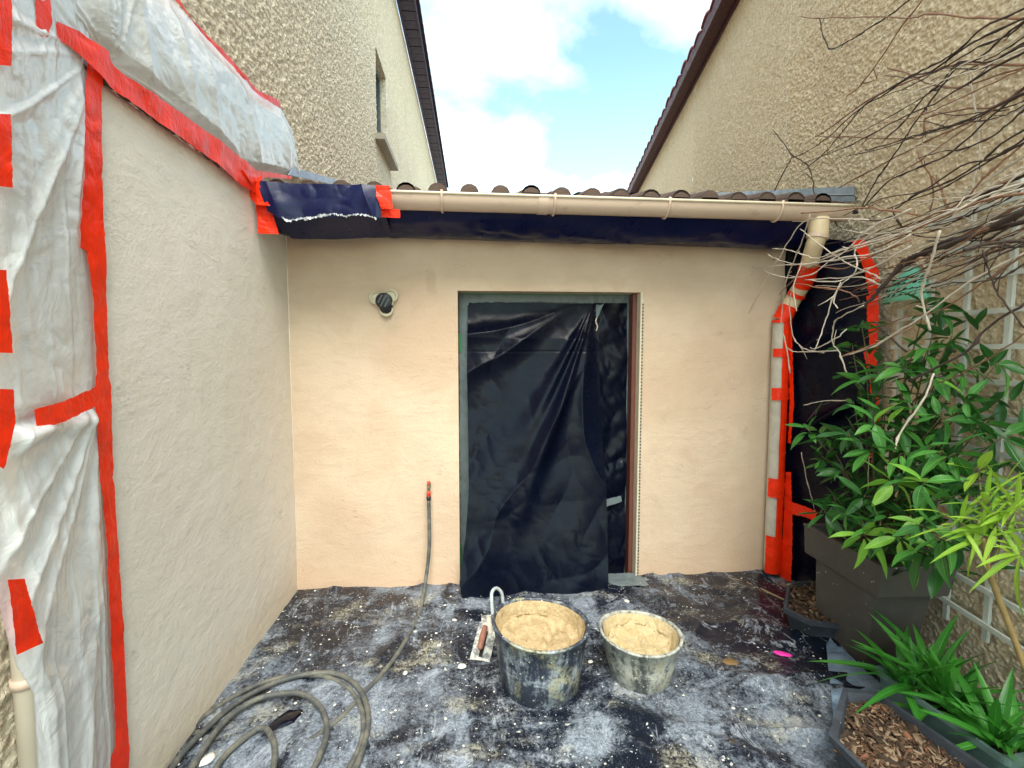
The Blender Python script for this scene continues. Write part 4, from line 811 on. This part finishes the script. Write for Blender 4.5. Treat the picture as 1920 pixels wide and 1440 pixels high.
# clear plastic scrap under the planter
PL0 = Plane((0, 0, .034), (0, 0, 1), (1, 0, 0))
put('clear_plastic_scrap', strip_mesh('cps', [(1549, 1212), (1556, 1300), (1568, 1400)], [(1556, 1206), (1640, 1290), (1700, 1372)], PL0, 60, 30, 0, lambda a, b, s, t: .02*t+crumple(a, b, 7, .03, 3)), M_clear, label='bluish translucent plastic scrap on the floor between tall planter and front trough', cat='plastic sheet')
# ================================================================ trellis and green basket
TR = thing('trellis', 'pale square trellis of thin laths fixed to the right house wall', 'trellis', rw(2.0, .3, .03))
M_lath = simple('weathered_white_lath', (.66, .68, .62), .7, .25, 14, .002, 80)
s_of = lambda px_: float(np.dot(HW.px(px_, 640, .035)-RO, RDIR))
s1 = s_of(1683); s4 = s_of(1886); ds = (s1-s4)/3
for k_ in range(-1, 5):
    s_ = s1-ds*k_
    if k_ == -1: continue
    b = MB(); rbox(b, s_-.013, s_+.013, .022, .036, .30+.02*(k_ % 2), 2.30 if k_ >= 2 else (1.95 if k_ == 1 else 1.82)); part('upright', b.mesh('up'), M_lath, TR)
for k_ in range(13):
    z_ = .30+k_*.152+.02; z_ = 1.612+(k_-8)*.152
    b = MB(); rbox(b, s1-ds*4.1, s1+.03 if k_ < 10 else s1-ds*.9, .0365, .049, z_-.011, z_+.011); part('crossbar', b.mesh('cb'), M_lath, TR)
GB = thing('green_basket', 'mint green slotted plastic basket hooked on the trellis among the twigs', 'basket', HW.px(1690, 560, .06))
M_mint = simple('mint_plastic', (.17, .58, .40), .45, .15, 10)
bt = HW.px(1692, 566, .06); b = MB(); V = []; nA = 28
for i, (z_, w_, d_) in enumerate(((0, .155, .10), (.012, .160, .105), (.07, .135, .085), (.14, .085, .05), (.185, .03, .02))):
    for j in range(nA): t = math.pi*j/(nA-1); V.append(bt+RDIR*(-w_*math.cos(t))+RN*(d_*math.sin(t)-.04)+np.array([0, 0, z_]))
b.add(V, [tuple(q) for q in grid_faces(5, nA)], True); part('shell', b.mesh('gb'), M_mint, GB)
b = MB()
for r_ in range(4):
    for j in range(11):
        t = math.pi*(j+.5+.5*(r_ % 2))/12; k_ = (r_+.6)/5; z_ = .014+.15*k_; w_ = .160-.085*k_; d_ = .105-.06*k_; c = bt+RDIR*(-w_*math.cos(t))+RN*(d_*math.sin(t)-.0375)+np.array([0, 0, z_]); nn = RDIR*(-math.cos(t)*d_)+RN*(math.sin(t)*w_); nn /= np.linalg.norm(nn); tt = np.cross([0, 0, 1], nn)
        b.tube([c-tt*.008-np.array([0, 0, .004]), c+tt*.008+np.array([0, 0, .004])], .004, 5)
part('slot', b.mesh('slots'), M_dark, GB, kind='stuff')
# ================================================================ leaves
def leaf_mesh(name, L_, W_, mats, bend=.25, fold_=.18, seed=0, wav=.0):
    n_ = 8; V = []; r_ = np.random.default_rng(seed)
    for i in range(n_):
        t = i/(n_-1); w_ = W_/2*math.sin(math.pi*min(1, t*.97+.015)**.85)*(1.0 if t < .97 else .1); z_ = -bend*L_*t*t
        for s_ in (-1, -.5, 0, .5, 1): V.append((s_*w_, t*L_, z_+fold_*abs(s_)*w_+wav*math.sin(t*9+s_)*w_))
    me = mesh_np(name, V, grid_faces(n_, 5)); me.materials.append(mats); uv = me.uv_layers.new(name='uv'); co = np.array(V)
    li = np.empty(len(me.loops), np.int32); me.loops.foreach_get('vertex_index', li); tt = np.array([[(k_ % 5)/4, (k_//5)/(n_-1)] for k_ in range(n_*5)]); uv.data.foreach_set('uv', tt[li].ravel().astype(np.float32)); return me
def leaf_mat(name, c, c2, rgh=.35, vein=.5):
    t = NT(name); oi = t.n('ShaderNodeObjectInfo'); n_ = t.noise(25, 4, .6); uvn = t.n('ShaderNodeUVMap'); s_ = t.n('ShaderNodeSeparateXYZ'); t.l(uvn.outputs[0], s_.inputs[0])
    mid = t.math('ABSOLUTE', t.math('SUBTRACT', s_.outputs[0], .5)); rib = t.ramp(mid, .0, .06, 1, 0)
    vv = t.math('ABSOLUTE', t.math('SINE', t.math('ADD', t.math('MULTIPLY', s_.outputs[1], 42), t.math('MULTIPLY', mid, -26)))); vn_ = t.ramp(vv, 0, .25, 1, 0)
    k_ = t.math('ADD', t.math('MULTIPLY', oi.outputs['Random'], .75), t.math('MULTIPLY', n_, .3)); cc = t.mix(k_, c, c2); lite = tuple(min(1, x*2.2+.02) for x in c2); cc = t.mix(t.math('MULTIPLY', rib, vein), cc, lite); cc = t.mix(t.math('MULTIPLY', vn_, .16), cc, lite)
    t.base(cc).rough(rgh).spec(.5).bump(t.math('ADD', t.math('MULTIPLY', vn_, -.5), t.math('MULTIPLY', rib, -1)), .0015, .6)
    tl_ = t.n('ShaderNodeBsdfTranslucent'); t.l(cc, tl_.inputs[0]); mx = t.n('ShaderNodeMixShader'); mx.inputs[0].default_value = .22; t.l(t.p.outputs[0], mx.inputs[1]); t.l(tl_.outputs[0], mx.inputs[2]); t.l(mx.outputs[0], t.out.inputs[0]); return t.m
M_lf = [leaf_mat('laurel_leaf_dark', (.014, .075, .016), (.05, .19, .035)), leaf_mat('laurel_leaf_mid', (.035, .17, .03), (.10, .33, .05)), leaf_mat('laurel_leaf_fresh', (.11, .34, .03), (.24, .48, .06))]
M_lime = leaf_mat('lime_leaf', (.20, .42, .03), (.40, .62, .07), .4); M_strap = leaf_mat('strap_leaf', (.025, .17, .02), (.09, .38, .045), .33, .3)
LMs = [leaf_mesh('laurel_leaf', .13, .046, M_lf[i], .08+.24*k_, .30, k_+i, .10) for i in range(3) for k_ in range(3)]
def orient(o, p, d, up=(0, 0, 1), scale=1.0, roll=0):
    d = Vector([float(x) for x in d]).normalized(); u = Vector(up); s_ = d.cross(u)
    if s_.length < 1e-3: s_ = Vector((1, 0, 0))
    s_.normalize(); n_ = s_.cross(d); R = Matrix((s_, d, n_)).transposed().to_4x4() @ Matrix.Rotation(roll, 4, 'Y'); o.matrix_basis = Matrix.Translation(Vector([float(x) for x in p])) @ R @ Matrix.Scale(scale, 4)
SH = thing('laurel_shrub', 'bushy laurel shrub with glossy green leaves growing out of the tall planter', 'shrub', (*camfl(1.86, 2.4), ZT-.05)); SHL = SH.location
M_stem = simple('green_brown_stem', (.13, .11, .05), .7, .4, 20); M_bark = simple('grey_brown_bark', (.20, .16, .12), .8, .4, 20)
whorls = [(1615, 606, .30, 0), (1598, 648, .32, 0), (1760, 582, .22, 0), (1738, 560, .2, 0), (1785, 630, .2, 0), (1742, 648, .25, 1), (1700, 680, .3, 1), (1760, 700, .25, 1), (1815, 690, .2, 1), (1870, 680, .2, 0), (1655, 690, .35, 0), (1625, 704, .4, 1), (1600, 752, .4, 0), (1660, 765, .42, 1), (1715, 752, .35, 1), (1770, 775, .35, 1), (1815, 750, .3, 1), (1850, 790, .25, 0), (1880, 820, .3, 0), (1512, 802, .55, 1), (1545, 815, .5, 0), (1590, 812, .5, 0), (1540, 855, .5, 0), (1580, 880, .5, 0), (1635, 840, .5, 1), (1640, 790, .5, 1), (1690, 850, .5, 1), (1740, 835, .45, 1), (1790, 850, .45, 1), (1620, 930, .55, 0), (1560, 940, .55, 0), (1545, 960, .6, 0), (1590, 960, .6, 1), (1680, 905, .55, 2), (1735, 905, .55, 1), (1650, 985, .62, 1), (1690, 1010, .62, 2), (1730, 985, .6, 1), (1775, 1010, .6, 1), (1620, 1005, .65, 2), (1790, 930, .5, 0), (1840, 900, .4, 0), (1740, 1040, .6, 0), (1690, 800, .4, 0)]
nl = 0; tips = []
base = np.array([*camfl(1.86, 2.4), ZT-.05])
for wi, (x_, y_, off, mt) in enumerate(whorls):
    p = HW.px(x_, y_, off); tips.append(p); axis = p-base; axis[2] *= .6; axis = axis/np.linalg.norm(axis); axis = axis+np.array([-.25, -.45, .1]); axis /= np.linalg.norm(axis)
    n_ = 6 if mt else 7
    for k_ in range(n_):
        if nl >= 292: break
        a_ = 2*math.pi*k_/n_+wi*1.3+random.uniform(-.3, .3); s_ = np.cross(axis, [0, 0, 1]); s_ /= np.linalg.norm(s_); u = np.cross(s_, axis)
        d = axis*random.uniform(.15, .7)+s_*math.cos(a_)+u*math.sin(a_)*.8+np.array([0, 0, -.22]); me = LMs[min(2, max(0, mt+(1 if random.random() < .12 else 0)))*3+random.randrange(3)]
        q = p-axis*random.uniform(0, .05)+d/np.linalg.norm(d)*.012; o = put('leaf', me, parent=SH); orient(o, Vector([float(v) for v in q])-SHL, d, scale=random.uniform(.5, 1.1), roll=random.uniform(-.9, .9)); nl += 1
# inner foliage, joined
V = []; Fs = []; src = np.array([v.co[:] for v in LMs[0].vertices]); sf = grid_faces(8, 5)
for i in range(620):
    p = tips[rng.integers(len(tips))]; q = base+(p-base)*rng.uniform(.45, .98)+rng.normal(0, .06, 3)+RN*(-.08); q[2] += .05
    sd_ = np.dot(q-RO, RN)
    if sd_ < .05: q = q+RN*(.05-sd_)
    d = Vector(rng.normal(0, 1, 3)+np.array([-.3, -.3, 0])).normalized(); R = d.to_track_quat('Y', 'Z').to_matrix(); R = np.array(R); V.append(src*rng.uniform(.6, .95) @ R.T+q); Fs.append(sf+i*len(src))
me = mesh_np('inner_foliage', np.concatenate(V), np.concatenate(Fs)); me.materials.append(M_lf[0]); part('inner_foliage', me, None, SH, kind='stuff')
b = MB()
for i, p in enumerate(tips):
    m_ = base+(p-base)*.5+np.array([0, 0, .06+.05*random.random()])+rng.normal(0, .02, 3); P = catmull([base+rng.normal(0, .03, 3)*[1, 1, 0], m_, p], 5); b = MB(); b.tube(P, np.linspace(.006, .0022, len(P)), 6); part('stem', b.mesh('stem'), M_stem, SH)
# lime leaved plant at the right edge
LP = thing('lime_leaved_plant', 'slender plant with lime green narrow leaves leaning in at the right edge', 'plant', hz(1915, 1225, .1))
LB = [leaf_mesh('lime_leaf', .20, .019, M_lime, .15+.2*k_, .2, k_) for k_ in range(3)]; LB2 = [leaf_mesh('broad_lime_leaf', .15, .048, M_lime, .2, .2, k_, .05) for k_ in range(2)]
def offp(x_, y_, o_): return HW.px(x_, y_, o_)
cen = [(1868, 985, .50, 16, 0), (1905, 960, .45, 16, 0), (1845, 1010, .55, 10, 0), (1835, 885, .38, 5, 1), (1915, 1040, .5, 10, 0), (1880, 930, .42, 9, 0), (1800, 985, .6, 9, 0), (1850, 950, .5, 12, 0)]
tips2 = []
for ci, (x_, y_, o_, n_, br) in enumerate(cen):
    p = offp(x_, y_, o_); tips2.append(p)
    for k_ in range(n_):
        a_ = 2*math.pi*k_/n_+ci; d = RT*math.cos(a_)*1.0+np.array([0, 0, 1])*(math.sin(a_)*.65+.35)-FW*random.uniform(-.1, .7); o = put('leaf', random.choice(LB2 if br else LB), parent=LP); orient(o, Vector([float(v) for v in p+d*.01])-LP.location, d, scale=random.uniform(.65, 1.0), roll=random.uniform(-.4, .4))
jn = offp(1852, 1060, .52); b = MB()
b.tube(catmull([offp(1925, 1260, .35), offp(1895, 1180, .4), offp(1868, 1110, .46), jn, tips2[2]], 6), [.009]*24+[.006], 8); part('stem', b.mesh('ls'), simple('ochre_stem', (.36, .25, .10), .7, .4, 20), LP)
for p in (tips2[0], tips2[1], tips2[3], tips2[5], tips2[4]):
    b = MB(); b.tube(catmull([jn, (jn+p)/2+np.array([0, 0, .01]), p], 5), np.linspace(.006, .003, 11), 6); part('stem', b.mesh('ls'), M_stem, LP)
# strap leaved plants in the green trough: several clumps
SB = [leaf_mesh('strap_leaf', .29, .037, M_strap, .25+.30*k_, .30, k_) for k_ in range(4)]
gz = .18
clumps = [('left clump of dark strap leaves in the green trough, next to the tall planter', .14, .06, 26, 1.0), ('middle clump of dark strap leaves in the green trough', .36, .10, 30, 1.05), ('near clump of dark strap leaves at the right end of the green trough', .62, .09, 30, 1.0), ('upright fan of strap leaves at the back of the green trough', .22, .15, 22, 1.15)]
for ci, (lb, t_, w_, n_, sc_) in enumerate(clumps):
    c = gA[:2]+gd*(gl*t_/.72)+gn*w_; T = thing('strap_leaved_plant', lb, 'plant', (c[0], c[1], gz), group='strap leaved plants in the green trough')
    for k_ in range(n_):
        a_ = k_*2.4+ci; el = random.uniform(.35, 1.35) if ci != 3 else random.uniform(.8, 1.4); d = np.array([math.cos(a_)*math.cos(el), math.sin(a_)*math.cos(el), math.sin(el)]); q = Vector((random.uniform(-.03, .03), random.uniform(-.03, .03), 0)); o = put('leaf', SB[random.randrange(4) if el < 1 else random.randrange(2)], parent=T); orient(o, q, d, scale=random.uniform(.6, 1.0)*sc_, roll=random.uniform(-.5, .5))
# ================================================================ climbing vine
VN = thing('climbing_vine', 'bare tangled climbing vine with long twigs spreading over the right house wall', 'vine', HW.px(1915, 480, .2))
M_tw = [simple('pale_twig', (.62, .54, .45), .75, .35, 40), simple('dark_twig', (.055, .035, .028), .8, .5, 40), simple('brown_twig', (.28, .14, .085), .75, .45, 40)]
def stem(pts_, d0, d1, r0, r1, m, jit=.004):
    n_ = len(pts_); P = [HW.px(x_, y_, d0+(d1-d0)*i/(n_-1)) for i, (x_, y_) in enumerate(pts_)]; P = [p+rng.normal(0, .005, 3)*(0 < i < n_-1) for i, p in enumerate(P)]; P = catmull(P, 5); N_ = len(P)
    P = P+rng.normal(0, jit*.35, P.shape); r_ = np.linspace(r0, r1, N_)*(1+.55*(rng.random(N_) < .14))*(.85+.3*rng.random(N_)); b = MB(); b.tube(P, r_, 6)
    for i in range(2, N_-3):
        if rng.random() < .10:
            T = P[i+1]-P[i]; ln = np.linalg.norm(T)+1e-6; d = T/ln*(-1 if rng.random() < .8 else 1)+rng.normal(0, .35, 3); d /= np.linalg.norm(d); l_ = .02+.11*rng.random()**2
            if np.dot(P[i]+d*l_-RO, RN) > .02: b.tube([P[i], P[i]+d*l_*.5+rng.normal(0, .003, 3), P[i]+d*l_], [r_[i]*.75, r_[i]*.6, r_[i]*.4], 5)
    part('stem', b.mesh('vs'), M_tw[m], VN)
def Z5(l): return [(1400+x_/2.88, y_/2.88) for x_, y_ in l]
def Z8(l): return [(1400+x_/4.8, 400+y_/4.8) for x_, y_ in l]
def Z6(l): return [(1380+x_/2.769, 440+y_/2.769) for x_, y_ in l]
D, Br, Pl = 1, 2, 0
S5 = [([(290, 90), (400, 100), (660, 95), (880, 95), (985, 78), (1200, 95), (1520, 100)], .12, Br), ([(395, 100), (405, 180), (430, 240), (455, 265), (560, 220), (650, 160), (760, 85), (880, 0)], .12, D), ([(540, 520), (600, 480), (700, 340), (830, 160), (950, 0)], .08, Br),
 ([(240, 850), (310, 820), (440, 730), (600, 600), (750, 510), (870, 420), (1000, 370), (1130, 290), (1250, 200), (1520, 90)], .15, D), ([(330, 900), (420, 820), (520, 710), (620, 580), (740, 510), (900, 400), (1030, 340), (1140, 270), (1300, 160), (1520, 40)], .2, D), ([(370, 740), (440, 700), (650, 550), (800, 470), (1000, 390), (1140, 345), (1520, 352)], .14, Br),
 ([(620, 1120), (690, 980), (740, 920), (850, 770), (900, 680), (970, 590), (1060, 460), (1140, 360), (1250, 300), (1400, 200), (1520, 100)], .22, D), ([(740, 760), (850, 640), (960, 530), (1060, 450), (1150, 350), (1300, 320), (1520, 220)], .18, D), ([(140, 700), (200, 775), (245, 840), (320, 890), (355, 960), (375, 1060), (440, 1110), (470, 1160), (490, 1220)], .35, D),
 ([(245, 850), (200, 940), (150, 1030)], .3, D), ([(370, 735), (600, 740), (860, 740), (950, 730), (960, 650), (1000, 620), (1200, 580), (1340, 580), (1520, 500)], .1, Br), ([(640, 815), (760, 780), (870, 750), (1060, 700), (1240, 630), (1380, 560), (1520, 500)], .12, D),
 ([(500, 1010), (800, 860), (1000, 740), (1200, 640), (1520, 470)], .1, Br), ([(620, 1130), (760, 1000), (900, 920), (1080, 840), (1300, 640), (1520, 450)], .2, D), ([(800, 1130), (900, 1050), (1080, 980), (1250, 880), (1400, 760), (1520, 690)], .25, D), ([(870, 1220), (1000, 1160), (1150, 1080), (1290, 960), (1400, 860), (1520, 760)], .3, Br),
 ([(300, 1150), (450, 1145), (620, 1130), (760, 1140), (930, 1160)], .5, Br), ([(520, 1240), (700, 1260), (850, 1250), (1000, 1190), (1200, 1080), (1340, 1010), (1520, 985)], .35, Pl), ([(540, 1180), (700, 1190), (780, 1170), (850, 1240)], .3, D), ([(915, 820), (960, 890), (1000, 950), (1000, 1060), (985, 1160)], .12, Br), ([(1000, 950), (1050, 1020), (1080, 1120)], .12, Br),
 ([(300, 1440), (520, 1370), (750, 1300), (950, 1210), (1150, 1140), (1300, 1060), (1520, 980)], .5, Pl), ([(600, 1340), (800, 1270), (1000, 1200), (1200, 1110), (1520, 1010)], .4, Pl), ([(700, 1340), (900, 1240), (1100, 1150), (1300, 1080), (1520, 1040)], .4, Br), ([(640, 1300), (860, 1220), (1060, 1130), (1260, 1050), (1520, 940)], .3, D), ([(1130, 350), (1190, 390), (1220, 450), (1240, 560), (1270, 800), (1230, 1010), (1210, 1300)], .1, Pl), ([(760, 365), (860, 390), (1000, 450), (1160, 465), (1400, 390), (1520, 360)], .08, Br)]
for l, d_, m in S5: stem(Z5(l), d_, d_*.55+.04, .0032 if m else .0028, .0042, m)
S8 = [[(0, 925), (90, 760), (200, 560), (330, 350), (510, 80), (850, 40), (1100, 60)], [(570, 10), (520, 200), (440, 400), (370, 600), (330, 800), (320, 1000), (350, 1200), (390, 1440)], [(-30, 440), (100, 490), (250, 470), (420, 460), (600, 440), (850, 340), (1100, 270), (1480, 160)], [(-60, 530), (0, 500), (90, 440), (200, 385)], [(190, 370), (300, 430), (480, 470), (600, 450), (900, 410), (1200, 330), (1480, 190)], [(150, 515), (270, 560), (440, 570), (600, 540), (740, 440), (900, 330), (1100, 120), (1480, -30)],
 [(230, 320), (350, 330), (500, 370), (620, 400), (800, 350), (1000, 290), (1300, 180)], [(440, 630), (640, 660), (830, 700), (960, 750), (1020, 800)], [(520, 600), (800, 585), (1060, 600), (1200, 640)], [(820, 850), (790, 780), (850, 640), (940, 560), (1000, 440), (970, 330), (1050, 230), (1480, -40)], [(570, 1210), (620, 1225), (800, 1130), (900, 1040)], [(870, 1280), (1100, 1210), (1480, 1030)], [(450, 880), (430, 700), (440, 600), (500, 440)],
 [(400, 720), (400, 850), (420, 1080), (480, 1190), (560, 1245), (700, 1255)], [(350, 1200), (420, 1250), (560, 1250), (820, 1235)], [(290, 730), (440, 580), (600, 480), (850, 510), (1150, 380), (1480, 240)], [(480, 140), (620, 250), (760, 360), (950, 460), (1100, 550), (1200, 590)], [(1050, 830), (850, 920), (790, 1000), (790, 1150), (830, 1250), (900, 1440)], [(620, 1225), (690, 980), (780, 780), (850, 620)], [(190, 370), (240, 400), (220, 440)], [(300, 110), (300, 150), (370, 180), (440, 160)], [(530, 600), (800, 620), (900, 560), (1200, 450), (1480, 290)]]
for i, l in enumerate(S8): stem(Z8(l), .62 if i < 8 else .55, .42, .0024, .0034, (Pl, Pl, Pl, Br)[i % 4])
stem(Z8([(1030, 850), (1120, 760), (1250, 630), (1400, 450), (1560, 370), (1900, 250), (2600, -60)]), .45, .30, .006, .011, D, .006); stem(Z8([(1040, 840), (1150, 740), (1300, 560), (1440, 440), (1700, 300), (2560, 60)]), .44, .26, .004, .009, D, .006)
S6 = [([(550, 630), (700, 590), (870, 500), (1000, 400), (1200, 260), (1520, 80)], Pl, .003), ([(1060, -20), (1010, 170), (970, 280), (985, 400), (1010, 500)], Pl, .0048), ([(720, 450), (800, 530), (890, 610)], D, .004), ([(900, 760), (1050, 690), (1200, 590), (1300, 500), (1520, 340)], D, .0045), ([(820, 1130), (870, 1000), (960, 860), (1030, 720)], Pl, .0038), ([(350, 885), (450, 870), (580, 860)], Pl, .0024), ([(370, 970), (440, 890), (560, 865)], D, .0024), ([(1280, 80), (1310, 200), (1360, 320), (1440, 420), (1520, 520)], D, .003), ([(1520, 500), (1300, 640), (1150, 720), (1050, 770)], Br, .002), ([(1180, 80), (1300, 60), (1520, 30)], D, .006), ([(340, 1130), (370, 1260), (400, 1400), (410, 1440)], Pl, .002), ([(690, 1150), (700, 1240), (690, 1330), (620, 1440)], Pl, .002)]
for l, m, r_ in S6: stem(Z6(l), .5, .38, r_, r_, m)
for i in range(58):     # the mass of long twigs reaching in from the right edge
    y1_ = random.choice([random.uniform(20, 200), random.uniform(300, 480), random.uniform(330, 460), random.uniform(150, 400)]); x0_ = random.uniform(1480, 1780); sl = random.uniform(-.62, -.22); y0_ = y1_-sl*(1930-x0_)+random.uniform(-10, 10)
    if y0_ > 640: continue
    pts_ = [(x0_+(1945-x0_)*k_/5, y0_+(y1_-y0_)*k_/5+random.uniform(-9, 9)+14*math.sin(k_*.65)) for k_ in range(6)]; o_ = random.uniform(.10, .42); m = random.choice((D, D, Br, Pl)); stem(pts_, o_, o_*.6+.04, .0018, random.uniform(.0026, .0045), m)
